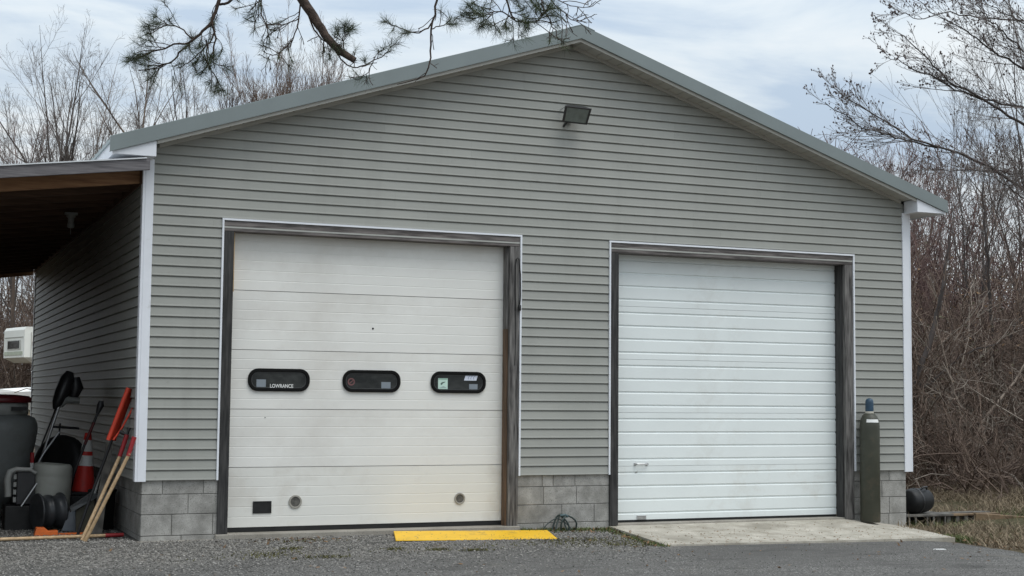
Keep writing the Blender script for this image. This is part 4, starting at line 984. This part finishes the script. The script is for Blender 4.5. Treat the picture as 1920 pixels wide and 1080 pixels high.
BUD = [
 ([(13.78, 1.23, 2.2), (13.324, 1.425, 3.59), (12.629, 1.479, 3.899), (12.071, 1.478, 4.174), (11.463, 1.506, 4.346), (10.917, 1.515, 4.431), (10.479, 1.474, 4.556), (10.045, 1.428, 4.732), (9.644, 1.372, 4.851), (9.221, 1.319, 5.045)], 0.0257, .0038),
 ([(11.117, 1.53, 4.40), (10.50, 1.62, 4.50), (9.85, 1.55, 4.60), (9.132, 1.375, 4.832)], .014, .005),
 ([(13.75, 1.22, 3.4), (13.291, 1.369, 4.448), (12.593, 1.416, 4.848), (12.196, 1.359, 4.962), (11.741, 1.324, 5.113), (11.293, 1.288, 5.234), (10.899, 1.224, 5.406), (10.559, 1.135, 5.601), (10.225, 1.048, 5.751), (9.923, .954, 5.819)], 0.0257, .0038),
 ([(13.72, 1.2, 4.2), (13.271, 1.334, 4.964), (12.564, 1.38, 5.069), (12.021, 1.361, 5.089), (11.501, 1.33, 5.149), (11.063, 1.259, 5.262), (10.556, 1.218, 5.371), (10.206, 1.112, 5.45), (9.839, 1.019, 5.461)], 0.0218, .0038),
 ([(13.70, 1.18, 4.5), (13.258, 1.312, 5.307), (12.516, 1.314, 5.612), (12.021, 1.226, 5.716), (11.573, 1.115, 5.87), (11.184, .984, 5.951), (10.652, .913, 6.053), (10.224, .791, 6.218)], 0.0203, .0038),
 ([(13.70, 1.18, 4.7), (13.255, 1.306, 5.393), (12.411, 1.196, 5.82), (11.873, .977, 5.983), (11.413, .733, 6.041), (10.933, .491, 6.172)], 0.0179, .0038),
 ([(13.62, 1.1, 5.8), (13.218, 1.243, 6.337), (12.451, 1.227, 6.291), (11.721, 1.196, 6.229), (10.995, 1.158, 6.235), (10.416, 1.073, 6.038), (9.938, .928, 6.057)], 0.0164, .0038),
 ([(13.66, 1.15, 5.2), (13.234, 1.27, 5.937), (12.301, 1.067, 6.193), (11.548, .802, 6.267), (10.928, .483, 6.305)], 0.0164, .0038),
 ([(13.76, 1.23, 3.0), (13.304, 1.391, 4.105), (12.478, 1.311, 4.08), (11.692, 1.212, 4.081), (10.919, 1.113, 4.012), (10.3, 1.008, 3.93)], 0.0156, .0038),
 ([(13.78, 1.23, 2.4), (13.331, 1.439, 3.39), (12.395, 1.229, 3.738), (11.714, .928, 3.877), (11.018, .638, 3.952)], 0.0156, .0038),
 ([(13.95, 1.5, -.75), (13.90, 1.42, .8), (13.80, 1.25, 3.2), (13.66, 1.14, 5.4), (13.5, 1.0, 8.4)], .15, .05)]
limb_tree('budding_tree', 'budding bare tree reaching in from the right, near the right eave', 'tree', (13.95, 1.5, -.7), BUD, M_BARK, M_TWIGL, 3, n1=22, n2=8, ln=.85, buds=.0095, tw=.0026, up=.02, n3=2, wig=.05, ang=.42, sweep=(-.25, 0, .22), rmax=.006)
bare_tree('bare_tree', 'tall fine-twigged bare tree behind the budding branches at the right edge', 'tree', (19.6, 8.2), 11.5, 3.2, 6, .26, 201, .06, M_BARK, M_TWIG, tw=.005, lean=(-.02, 0))
bare_tree('bare_tree', 'slender bare tree left of the tall fine-twigged one at the right edge', 'tree', (19.9, 11.0), 8.8, 3.0, 5, .22, 202, .05, M_BARK, M_TWIG, tw=.005)
limb_tree('gnarled_tree', 'dark gnarled tree with a forked trunk in front of the brush', 'tree', (14.6, 6.0, -.75),
          [([(14.7, 6.0, -.8), (14.45, 6.0, .1), (14.05, 6.0, .95), (13.75, 6.0, 1.7), (13.55, 6.1, 2.6), (13.35, 6.1, 3.4)], .13, .03),
           ([(14.25, 6.0, .5), (14.35, 6.0, 1.3), (14.75, 6.0, 2.2), (14.95, 6.0, 3.0), (15.1, 6, 3.8)], .07, .018),
           ([(14.1, 6.0, .9), (14.5, 5.9, 1.15), (15.2, 5.8, 1.7), (15.9, 5.7, 1.9)], .03, .008)], M_BARK, M_TWIGB, 8, n1=14, n2=6, ln=.8)
limb_tree('pale_sapling', 'pale crooked sapling bent across the brush', 'tree', (15.4, 5.2, -.75),
          [([(15.0, 5.2, -.8), (14.9, 5.2, .3), (15.3, 5.2, .75), (15.9, 5.2, 1.3), (16.4, 5.1, 2.2), (16.9, 5, 3.0)], .035, .010),
           ([(15.0, 5.2, 0), (14.6, 5.2, .6), (14.3, 5.2, 1.5), (14.1, 5.2, 2.3)], .025, .008)], mat('pale_bark', (.26, .21, .17), .9, .2, 8), M_TWIGB, 18, n1=10, n2=5, ln=.7)
limb_tree('leaning_sapling', 'slim grey trunk rising straight in the right brush', 'tree', (18.0, 7.5, -.7),
          [([(17.3, 7.5, -.8), (17.4, 7.5, 1.2), (17.3, 7.5, 3.2), (17.1, 7.4, 5.0)], .06, .015), ([(17.4, 7.5, 1.4), (18.0, 7.4, 2.6), (18.3, 7.3, 4.0)], .035, .01)], M_BARK, M_TWIGB, 28, n1=16, n2=6, ln=.9)

# brush: multi-stemmed thicket that reads as one mass
def brush(name, spots, seed, mt, hs, stems, tw, m1=6, m2=3, sd=.33, trop=.03, wig=.11):
    rng = np.random.default_rng(seed); parts_ = []
    sp = np.array(spots); n = len(sp)
    base = np.repeat(sp, stems, 0)+rng.normal(0, .45, (n*stems, 2)); z = zg(base[:, 0], base[:, 1])-.05
    P0 = np.concatenate([base, z[:, None]], 1)
    Ln = rng.uniform(hs[0], hs[1], len(P0))*rng.uniform(.55, 1.0, len(P0))
    D = np.concatenate([rng.normal(0, sd, (len(P0), 2)), np.ones((len(P0), 1))], 1)
    P1, R1 = strands(P0, D, Ln, rng.uniform(.008, .022, len(P0)), 6, wig, (0, 0, trop), rng, .25)
    a = kids(P1, R1, Ln, m1, .12, 1, .6, .38, .5, rng, .3); P2, R2 = strands(*a, 4, .16, (0, 0, .03), rng, .5); R2 = np.maximum(R2, tw)
    b = kids(P2, R2, a[2], m2, .15, 1, .7, .5, .7, rng, .3); P3, R3 = strands(*b, 3, .2, (0, 0, .02), rng, .6); R3 = np.maximum(R3, tw*.8)
    V, F, tn = join([tubes(P1, np.maximum(R1, tw), 4, rng), tubes(P2, R2, 3, rng), tubes(P3, R3, 3, rng)])
    return tag(link(name, fast_mesh(name, V, F, mt, tn)), kind='stuff')
rng = np.random.default_rng(77)
def fan_spots(n, pxa, pxb, da, db):
    """spots in a wedge seen from the driveway: bearing (deg from +Y) and distance"""
    out_ = []
    for _ in range(n):
        b = R(rng.uniform(pxa, pxb)); d = rng.uniform(da, db)
        out_.append((-2.26+d*math.sin(b), -14.58+d*math.cos(b)))
    return out_
brush('brush_thicket', fan_spots(70, 37.0, 48, 27.5, 34), 5, M_TWIGB, (2.6, 5.6), 11, .0055, 8, 4, .55, -.005, .22)
brush('pale_tangle', fan_spots(60, 37.5, 47, 25, 30), 15, M_TANGLE, (2.0, 4.6), 5, .0055, 5, 3, 1.0, -.05, .26)
brush('red_thicket', fan_spots(60, 34.5, 48, 33, 46), 6, M_TWIGR, (4.5, 8.2), 12, .009, 7, 3)
brush('low_brush', fan_spots(50, 37.5, 47, 23, 28), 7, M_TWIGB, (1.0, 2.6), 10, .0045, 6, 4, .8, -.03, .24)
brush('distant_treetops', [(rng.uniform(2, 17), rng.uniform(48, 58)) for _ in range(40)], 12, M_TWIG, (7, 11.5), 5, .008, 7, 4, .16, .02, .06)
brush('far_woods', [(rng.uniform(-8, 60), rng.uniform(44, 75)) for _ in range(150)], 8, M_TWIGB, (4, 8.0), 9, .018, 6, 3)
brush('left_undergrowth', [(rng.uniform(-3, 6), rng.uniform(38, 46)) for _ in range(36)], 9, M_TWIGB, (2.5, 5.5), 12, .010, 6, 3)

# grass, weeds, leaves, stones
def blades(name, P, H, lean, wid, seed, mt, seg=2):
    rng = np.random.default_rng(seed); n = len(P)
    az = rng.uniform(0, 2*np.pi, n); L_ = H*rng.uniform(.5, 1.2, n); ln = np.abs(rng.normal(lean, .35, n))
    d = np.stack([np.cos(az)*np.sin(ln), np.sin(az)*np.sin(ln), np.cos(ln)], -1)
    ln2 = ln+rng.uniform(.2, .9, n); d2 = np.stack([np.cos(az)*np.sin(ln2), np.sin(az)*np.sin(ln2), np.cos(ln2)], -1)
    ss = rng.uniform(0, 2*np.pi, n); s_ = np.stack([np.cos(ss), np.sin(ss), np.zeros(n)], -1)*(wid*rng.uniform(.6, 1.3, n))[:, None]
    m_ = P+d*L_[:, None]*.5; t_ = m_+d2*L_[:, None]*.5
    V = np.stack([P-s_, P+s_, m_+s_*.7, m_-s_*.7, t_], 1).reshape(-1, 3)
    f0 = np.array([(0, 1, 2), (0, 2, 3), (3, 2, 4)]); F = (f0[None]+np.arange(n)[:, None, None]*5).reshape(-1, 3)
    return tag(link(name, fast_mesh(name, V, F, mt, np.repeat(rng.uniform(0, 1, n), 5))), kind='stuff')
def hung_leaves(n, seed, name, mt):
    rng = np.random.default_rng(seed); b = np.radians(rng.uniform(37, 48, n)); d = rng.uniform(25, 33, n)
    x = -2.26+d*np.sin(b); y = -14.58+d*np.cos(b); P = np.stack([x, y, zg(x, y)+rng.uniform(.2, 4.6, n)*rng.uniform(.3, 1, n)], -1)
    blades(name, P, .11, 1.5, .022, seed, mt)
def onground(x, y, dz=-.02): return np.stack([x, y, zg(x, y)+dz], -1)
hung_leaves(1600, 50, 'hanging_leaves', M_DEADLEAF); hung_leaves(900, 51, 'green_vine_leaves', mat('vine_leaf', (.05, .055, .025), .8, .2, 4, tone=(.12, .12, .06)))
rng = np.random.default_rng(5)
n = 60000; b = np.radians(rng.uniform(35.5, 48, n)); d = 14.5+17*rng.uniform(0, 1, n)**1.2
gx = -2.26+d*np.sin(b); gy = -14.58+d*np.cos(b)
ok = (gx > 9.15+.12*np.sin(gy*5)) & ~((gx < 10.3) & (gy > -.1) & (gy < 1.2)) & ~((gx > 10.0) & (gx < 11.2) & (gy > .1) & (gy < .95) & (rng.random(n) < .85)); clump = (np.sin(gx*2.1)+np.sin(gy*2.7+gx) > -.9)
ok &= clump
blades('dry_grass', onground(gx[ok], gy[ok], -.04), .24, 1.0, .0055, 1, M_DRYGR)
n = 9000; gx = rng.uniform(9.1, 13, n); gy = rng.uniform(-3.5, 1.5, n); ok = (np.sin(gx*3.3+gy)+np.sin(gy*4.1) > .35)
blades('green_grass', onground(gx[ok], gy[ok], -.04), .11, .6, .005, 2, M_GREENGR)
n = 500; gx = 9.05+np.abs(rng.normal(0, .12, n)); gy = -1.15+rng.normal(0, .14, n)
blades('grass_tuft', onground(gx, gy, -.03), .10, .5, .005, 3, M_GREENGR)
# moss and weeds along the wall foot between the doors and on the gravel
n = 1500; gx = rng.uniform(4.1, 5.25, n); gy = -np.abs(rng.normal(0, .09, n))-.01
gx2 = 5.13+rng.normal(0, .05, 700); gy2 = rng.uniform(-1.35, -.02, 700)
gx = np.concatenate([gx, gx2]); gy = np.concatenate([gy, gy2])
blades('weeds', onground(gx, gy, -.01), .055, .7, .006, 4, M_GREENGR)
mx_, my_ = [], []
for cx_, cy_, s1, s2, m_ in ((1.1, -1.0, .16, .10, 220), (1.35, -.75, .06, .04, 120), (1.55, -1.35, .15, .06, 200), (2.75, -1.1, .06, .03, 170), (2.35, -.95, .05, .03, 140), (3.1, -1.25, .08, .03, 170), (4.6, -.9, .35, .18, 420), (4.95, -1.1, .22, .12, 250), (1.6, -.30, .25, .05, 110), (.9, -1.15, .35, .1, 60), (2.6, -1.05, .5, .12, 60), (3.6, -.95, .4, .1, 80), (4.4, -.75, .3, .08, 200)):
    mx_.append(rng.normal(cx_, s1, m_)); my_.append(rng.normal(cy_, s2, m_))
blades('moss_tufts', onground(np.concatenate(mx_), np.concatenate(my_), -.002), .036, .9, .007, 6, mat('moss', (.055, .05, .02), .9, .3, 3, tone=(.13, .125, .045)))
def scatter(name, gx, gy, smin, smax, mt, seed, flat=.7, dz=0):
    rng = np.random.default_rng(seed); n = len(gx); s_ = rng.uniform(smin, smax, n)
    oc = np.array([(1, 0, 0), (0, 1, 0), (-1, 0, 0), (0, -1, 0), (0, 0, flat), (0, 0, -flat)])
    a = rng.uniform(0, 6.28, n); ca, sa = np.cos(a), np.sin(a)
    v = oc[None]*s_[:, None, None]*rng.uniform(.55, 1.25, (n, 6, 1))
    v = np.stack([v[..., 0]*ca[:, None]-v[..., 1]*sa[:, None], v[..., 0]*sa[:, None]+v[..., 1]*ca[:, None], v[..., 2]], -1)
    V = (v+onground(gx, gy, dz)[:, None]).reshape(-1, 3)
    f0 = np.array([(0, 1, 4), (1, 2, 4), (2, 3, 4), (3, 0, 4), (1, 0, 5), (2, 1, 5), (3, 2, 5), (0, 3, 5)])
    F = (f0[None]+np.arange(n)[:, None, None]*6).reshape(-1, 3)
    return tag(link(name, fast_mesh(name, V, F, mt, np.repeat(rng.uniform(0, 1, n)**1.6, 6))), kind='stuff')
n = 26000; gx = rng.uniform(-1.8, 5.15, n); gy = .25-np.abs(rng.normal(0, 1, n))*(1.35-.09*np.maximum(gx, 0))
ok = (gy < -.02) | (gx < -.02); scatter('gravel', gx[ok], gy[ok], .004, .013, M_STONE, 1); scatter('coarse_gravel', gx[ok][:1500]+.01, gy[ok][:1500], .010, .020, M_STONE, 11, .55)
n = 3500; gx = rng.uniform(-1.7, 9, n); gy = rng.uniform(-5.5, -.8, n); ok = (gx < 5) | (gy < -1.35); scatter('loose_grit', gx[ok], gy[ok], .003, .009, M_STONE, 2)
n = 7000; gx = rng.uniform(-1.7, .0, n); gy = rng.uniform(.0, 4, n); scatter('floor_gravel', gx, gy, .005, .014, M_STONE, 4)
# dead leaves
gx = np.concatenate([rng.uniform(4.15, 5.2, 130), 5.12+rng.normal(0, .06, 120), rng.normal(1.55, .3, 90), rng.uniform(8.9, 10.4, 220), rng.uniform(-.5, 9, 120)])
gy = np.concatenate([-np.abs(rng.normal(0, .12, 130))-.02, rng.uniform(-1.3, -.05, 120), -.12-np.abs(rng.normal(0, .15, 90)), rng.uniform(-2.6, -.7, 220), rng.uniform(-3.5, -.4, 120)])
blades('dead_leaves', onground(gx, gy, .002), .05, 1.2, .014, 8, M_DEADLEAF)
def flecks(name, P, seed, mt, lo, hi):
    rng = np.random.default_rng(seed); n = len(P); a = rng.uniform(0, 6.28, n); s_ = rng.uniform(lo, hi, n)
    u = np.stack([np.cos(a), np.sin(a), 0*a], -1)*s_[:, None]; v = np.stack([-np.sin(a), np.cos(a), 0*a], -1)*(s_*rng.uniform(.3, .8, n))[:, None]
    up_ = np.array([0, 0, 1.])*(s_*.4)[:, None]
    V = np.stack([P-u, P+v, P+u, P-v, P+up_], 1).reshape(-1, 3); f0 = np.array([(0, 3, 4), (3, 2, 4), (2, 1, 4), (1, 0, 4)])
    return tag(link(name, fast_mesh(name, V, (f0[None]+np.arange(n)[:, None, None]*5).reshape(-1, 3), mt, np.repeat(rng.uniform(0, 1, n), 5))), kind='stuff')
u_r = rng.uniform(0, 1, 420); v_r = rng.uniform(0, 1, 420)**.6
flecks('apron_grit', np.array([tuple(apz(a_, b_)+Vector((0, 0, .0005))) for a_, b_ in zip(u_r, v_r)]), 3, M_DEADLEAF, .004, .016)
u_r = rng.uniform(.01, .99, 110); v_r = rng.uniform(0, 1, 110)
flecks('board_grit', np.array([tuple((c4[0].lerp(c4[1], a_)).lerp(c4[3].lerp(c4[2], a_), b_)+Vector((0, 0, .0062))) for a_, b_ in zip(u_r, v_r)]), 4, M_STONE, .003, .010)
SC = tag(MB().prism([(8.05, -2.02, -.735), (8.20, -2.05, -.738), (8.22, -1.99, -.737), (8.10, -1.97, -.735)], (0, 0, .006)).build('litter_scrap', M_LABEL, None), 'small white paper scrap on the asphalt before the apron', 'scrap')

# ------------------------------------------------------------------ pine: trunk left of the view, limbs overhead, boughs drooping in
PT = thing('pine_tree', 'pine tree whose dark boughs hang down at the top', 'tree', (-4.2, -5.6, -.6))
L1 = {
'limb': ([(-.35, -4.9, 4.25), (.0, -4.92, 3.98), (.163, -4.945, 3.723), (.289, -4.984, 3.54), (.372, -5.009, 3.412), (.451, -5.032, 3.284), (.539, -5.064, 3.211), (.608, -5.09, 3.164)], 0.0427, 0.0228),
'l1': ([(-.2, -4.8, 4.35), (-.242, -4.768, 3.682), (-.278, -4.741, 3.542), (-.307, -4.718, 3.423), (-.365, -4.687, 3.349), (-.447, -4.646, 3.275), (-.496, -4.621, 3.219)], 0.0163, 0.0067),
'l1b': ([(-.307, -4.718, 3.423), (-.279, -4.721, 3.313), (-.299, -4.704, 3.203), (-.339, -4.678, 3.092)], 0.0081, 0.0037),
'l1c': ([(-.447, -4.646, 3.275), (-.565, -4.594, 3.255), (-.666, -4.548, 3.217), (-.765, -4.5, 3.161)], 0.0074, 0.0037),
'l1d': ([(-.496, -4.621, 3.219), (-.544, -4.594, 3.145), (-.628, -4.556, 3.118), (-.712, -4.519, 3.107)], 0.0067, 0.0037),
'l1e': ([(-.339, -4.678, 3.30), (-.33, -4.67, 3.15), (-.27, -4.68, 3.05), (-.24, -4.69, 2.99)], 0.0059, 0.0030),
'l1f': ([(-.285, -4.716, 3.36), (-.33, -4.70, 3.26), (-.42, -4.66, 3.17), (-.50, -4.62, 3.10)], 0.0067, 0.0030),
'l1g': ([(-.42, -4.66, 3.30), (-.50, -4.63, 3.38), (-.60, -4.58, 3.40), (-.68, -4.55, 3.36)], 0.0059, 0.0030),
'l1top': ([(-.039, -4.855, 3.684), (-.22, -4.766, 3.546), (-.278, -4.741, 3.542)], 0.0104, 0.0089),
'm1': ([(1.15, -5.37, 4.5), (1.122, -5.351, 3.658), (1.104, -5.331, 3.511), (1.084, -5.307, 3.327), (1.093, -5.299, 3.18), (1.07, -5.28, 3.069), (1.003, -5.248, 3.031), (.886, -5.195, 3.001)], 0.0096, 0.0030),
'm1b': ([(1.096, -5.322, 3.437), (1.042, -5.292, 3.363), (.974, -5.262, 3.355), (.871, -5.221, 3.398), (.792, -5.19, 3.427)], 0.0059, 0.0030),
'm1c': ([(1.085, -5.312, 3.382), (1.159, -5.346, 3.408), (1.226, -5.376, 3.42)], 0.0044, 0.0022),
'm2': ([(1.42, -5.5, 4.5), (1.521, -5.525, 3.699), (1.579, -5.535, 3.516), (1.615, -5.545, 3.45), (1.683, -5.573, 3.436)], 0.0089, 0.0044),
'm2b': ([(1.615, -5.545, 3.45), (1.528, -5.513, 3.515), (1.461, -5.483, 3.496), (1.327, -5.421, 3.44)], 0.0052, 0.0030),
'm2c': ([(1.683, -5.573, 3.436), (1.768, -5.61, 3.451), (1.816, -5.637, 3.518)], 0.0044, 0.0022),
'm3': ([(1.72, -5.62, 4.5), (1.759, -5.625, 3.665), (1.799, -5.629, 3.518), (1.853, -5.645, 3.426), (1.902, -5.657, 3.316)], 0.0067, 0.0030),
'm3b': ([(1.801, -5.64, 3.628), (1.935, -5.686, 3.501), (2.006, -5.711, 3.428), (2.072, -5.744, 3.484)], 0.0044, 0.0022),
'm3c': ([(1.78, -5.63, 3.66), (1.93, -5.68, 3.57), (2.03, -5.72, 3.54), (2.12, -5.75, 3.56)], 0.0037, 0.0022),
't1': ([(.2, -4.95, 3.80), (.252, -4.974, 3.613), (.242, -4.954, 3.429), (.207, -4.927, 3.281), (.182, -4.912, 3.226)], 0.0074, 0.0030),
't2': ([(.29, -4.981, 3.54), (.329, -4.987, 3.375), (.4, -5.011, 3.302), (.469, -5.038, 3.265)], 0.0074, 0.0037),
't3': ([(.487, -5.043, 3.25), (.524, -5.053, 3.156), (.628, -5.093, 3.101), (.727, -5.14, 3.158), (.843, -5.196, 3.232)], 0.0059, 0.0030),
't4': ([(.540, -5.064, 3.23), (.53, -5.06, 3.32), (.56, -5.07, 3.38)], 0.0044, 0.0022),
't5': ([(-.02, -4.9, 3.95), (-.004, -4.867, 3.647), (-.008, -4.853, 3.5), (.04, -4.865, 3.39), (.061, -4.866, 3.298)], 0.0074, 0.0030),
't6': ([(.727, -5.14, 3.158), (.696, -5.121, 3.084), (.637, -5.091, 3.028)], 0.0037, 0.0022),
't7': ([(.207, -4.927, 3.30), (.10, -4.9, 3.19), (.03, -4.87, 3.17)], 0.0044, 0.0022),
't8': ([(.242, -4.954, 3.45), (.15, -4.92, 3.40), (.08, -4.9, 3.36)], 0.0044, 0.0022),
}
mbT = MB(); mbT.tube([(-4.2, -5.6, -.8), (-4.18, -5.6, 1.5), (-4.22, -5.58, 4.5), (-4.2, -5.6, 8.0), (-4.2, -5.6, 10.5)], [.24, .20, .17, .11, .05], 12)
part(mbT, 'trunk', M_PINEB, PT)
mbL = MB()
mbL.tube([(-4.2, -5.6, 4.6), (-3.0, -5.4, 4.75), (-1.6, -5.1, 4.7), (-.6, -4.95, 4.45), (-.35, -4.9, 4.25)], [.085, .075, .065, .052, .045], 9)
mbL.tube([(-1.0, -5.02, 4.6), (-.5, -4.88, 4.55), (-.2, -4.8, 4.35)], [.04, .03, .022], 7)
mbL.tube([(-4.2, -5.6, 5.4), (-2.5, -5.55, 5.4), (-.5, -5.45, 5.1), (.8, -5.4, 4.75), (1.15, -5.37, 4.5)], [.08, .065, .045, .025, .014], 8)
mbL.tube([(.2, -5.44, 4.95), (1.0, -5.48, 4.8), (1.42, -5.5, 4.5)], [.025, .018, .012], 6)
mbL.tube([(.6, -5.46, 4.90), (1.4, -5.58, 4.78), (1.72, -5.62, 4.5)], [.02, .014, .009], 6)
mbL.tube([(-4.2, -5.6, 6.4), (-5.6, -6.4, 6.7), (-7, -7.2, 6.6)], [.08, .05, .02], 8)
mbL.tube([(-4.2, -5.6, 7.2), (-3.4, -4.6, 7.5), (-2.4, -3.6, 7.5)], [.07, .045, .02], 8)
mbL.tube([(-4.2, -5.6, 3.6), (-5.2, -4.8, 3.8), (-6.2, -4.2, 3.7)], [.07, .045, .02], 8)
rng = np.random.default_rng(41)
lines = {}
for k_, (pts, r0, r1) in L1.items():
    p = np.array(pts, float); S1 = max(6, 3*len(p)); u = np.linspace(0, len(p)-1, S1); i = np.minimum(u.astype(int), len(p)-2); f = (u-i)[:, None]
    q = p[i]*(1-f)+p[i+1]*f; q[1:-1] = (q[:-2]+2*q[1:-1]+q[2:])/4; q[1:-1] += rng.normal(0, .004, q[1:-1].shape)
    lines[k_] = q; mbL.tube([tuple(v) for v in q], list(np.linspace(r0, r1, S1)), 7)
part(mbL, 'limbs', M_PINEB, PT)
tw_parts = []; tips = []
def twigs(keys, n1, ln, needles, n2=2, down=-.03):
    for k_ in keys:
        q = lines[k_]; P1 = q[None]; R1 = np.full((1, len(q)), .006)
        a = kids(P1, R1, A_(ln), n1, .25, 1, .8, 1, .6, rng, .35); P2, R2 = strands(*a, 4, .18, (0, 0, down), rng, .5); R2 = np.full_like(R2, .0028)
        b = kids(P2, R2, a[2], n2, .3, 1, .7, .6, .8, rng, .3); P3, R3 = strands(*b, 3, .2, (0, 0, down), rng, .6); R3 = np.full_like(R3, .002)
        tw_parts.extend([tubes(P2, R2, 4, rng), tubes(P3, R3, 3, rng)])
        if needles:
            for Pq in (P2, P3):
                e_ = Pq[:, -1]; d_ = unit(Pq[:, -1]-Pq[:, -2]); kk = rng.random(len(e_)) < needles
                tips.extend(zip(e_[kk], d_[kk]))
            d_ = unit(q[-1:]-q[-2:-1])[0]; tips.append((q[-1], d_))
twigs(['l1c', 'l1d', 'l1g'], 8, .25, .8, 2, .02)
twigs(['l1b', 'l1e', 'l1', 'l1f'], 6, .20, .8)
twigs(['m2b', 'm2c', 'm2'], 15, .24, .8, 2, -.01)
twigs(['m1c', 'm1b'], 4, .13, .7, 1, .02)
twigs(['m1'], 6, .14, .0, 1)
twigs(['m3', 'm3b', 'm3c'], 7, .22, .0, 2)
twigs(['t1', 't5', 't7', 't8'], 7, .22, .10, 2)
twigs(['t2', 't3'], 8, .22, .35, 2); twigs(['t5'], 7, .2, .5, 2)
twigs(['t4'], 6, .14, .9, 2, .03)
twigs(['t6'], 4, .14, .6, 1)
# live twigs along the limbs above the frame
for q0, q1 in (((-3, -5.4, 4.75), (-1.6, -5.1, 4.7)), ((-2.5, -5.55, 5.4), (-.5, -5.45, 5.1)), ((-5.6, -6.4, 6.7), (-7, -7.2, 6.6)), ((-3.4, -4.6, 7.5), (-2.4, -3.6, 7.5)), ((-5.2, -4.8, 3.8), (-6.2, -4.2, 3.7)), ((-4.2, -5.6, 8.5), (-4.2, -5.6, 10.4))):
    lines['x'] = np.linspace(A_(*q0), A_(*q1), 8); twigs(['x'], 14, .5, .9, 3, .02)
cr = np.random.default_rng(99); cl, cD, cL, cRd = [], [], [], []  # unseen part of the crown, filled out densely to block sky light
for i in range(70):
    zz = cr.uniform(3.2, 10.2); az = cr.uniform(0, 2*np.pi); ln_ = (3.0-.24*(zz-3.2))*cr.uniform(.75, 1.1)
    if math.cos(az) > .2 and zz < 5.2: continue
    cl.append((-4.2, -5.6, zz)); cD.append((math.cos(az), math.sin(az), .12)); cL.append(ln_); cRd.append(.035)
P1, R1 = strands(np.array(cl), np.array(cD), np.array(cL), np.array(cRd), 7, .07, (0, 0, -.01), cr, .25)
a = kids(P1, R1, np.array(cL), 14, .2, 1, .8, .32, .4, cr); P2, R2 = strands(*a, 4, .12, (0, 0, .02), cr, .4)
b = kids(P2, R2, a[2], 4, .2, 1, .7, .5, .6, cr); P3, R3 = strands(*b, 3, .15, (0, 0, .03), cr, .5)
tw_parts += [tubes(P1, R1, 5, cr), tubes(P2, np.maximum(R2, .004), 3, cr), tubes(P3, np.maximum(R3, .003), 3, cr)]
te = np.concatenate([P3[:, -1], P3[:, 2], P2[:, -1]]); nb = 16
dd = unit(cr.normal(0, 1, (len(te), nb, 3))); sd2 = unit(np.cross(dd, cr.normal(0, 1, dd.shape)))*.0035; l2 = cr.uniform(.07, .13, (len(te), nb, 1))
Vc = np.stack([te[:, None]-sd2, te[:, None]+sd2, te[:, None]+dd*l2], 2).reshape(-1, 3)
o = link('crown_needles', fast_mesh('crown_needles', Vc, np.arange(len(Vc)).reshape(-1, 3), M_NEEDLE, np.repeat(cr.uniform(0, 1, len(te)), nb*3)), PT); o['kind'] = 'stuff'
V, F, tn = join(tw_parts); o = link('twigs', fast_mesh('twigs', V, F, M_PINEB, tn), PT); o['kind'] = 'stuff'
# needle tufts: a brush of thin blades round each shoot tip
nd = 40; tp = np.array([t[0] for t in tips]); td = np.array([t[1] for t in tips])
n = len(tp); o_ = rng.uniform(-.06, .01, (n, nd, 1)); P0 = tp[:, None]+td[:, None]*o_
dr = unit(td[:, None]*rng.uniform(.15, 1.1, (n, nd, 1))+unit(rng.normal(0, 1, (n, nd, 3))))
ln = rng.uniform(.045, .085, (n, nd, 1)); sd_ = unit(np.cross(dr, rng.normal(0, 1, dr.shape)))*.0009
V = np.stack([P0-sd_, P0+sd_, P0+dr*ln+sd_*.5, P0+dr*ln-sd_*.5], 2).reshape(-1, 3)
F = np.arange(len(V)).reshape(-1, 4)
o = link('needles', fast_mesh('needles', V, F, M_NEEDLE, np.repeat(rng.uniform(0, 1, n), nd*4)), PT); o['kind'] = 'stuff'
print('tris', sum(sum(len(p.vertices)-2 for p in o.data.polygons) for o in S.objects if o.type == 'MESH' and len(o.data.polygons) < 3000), len(S.objects))
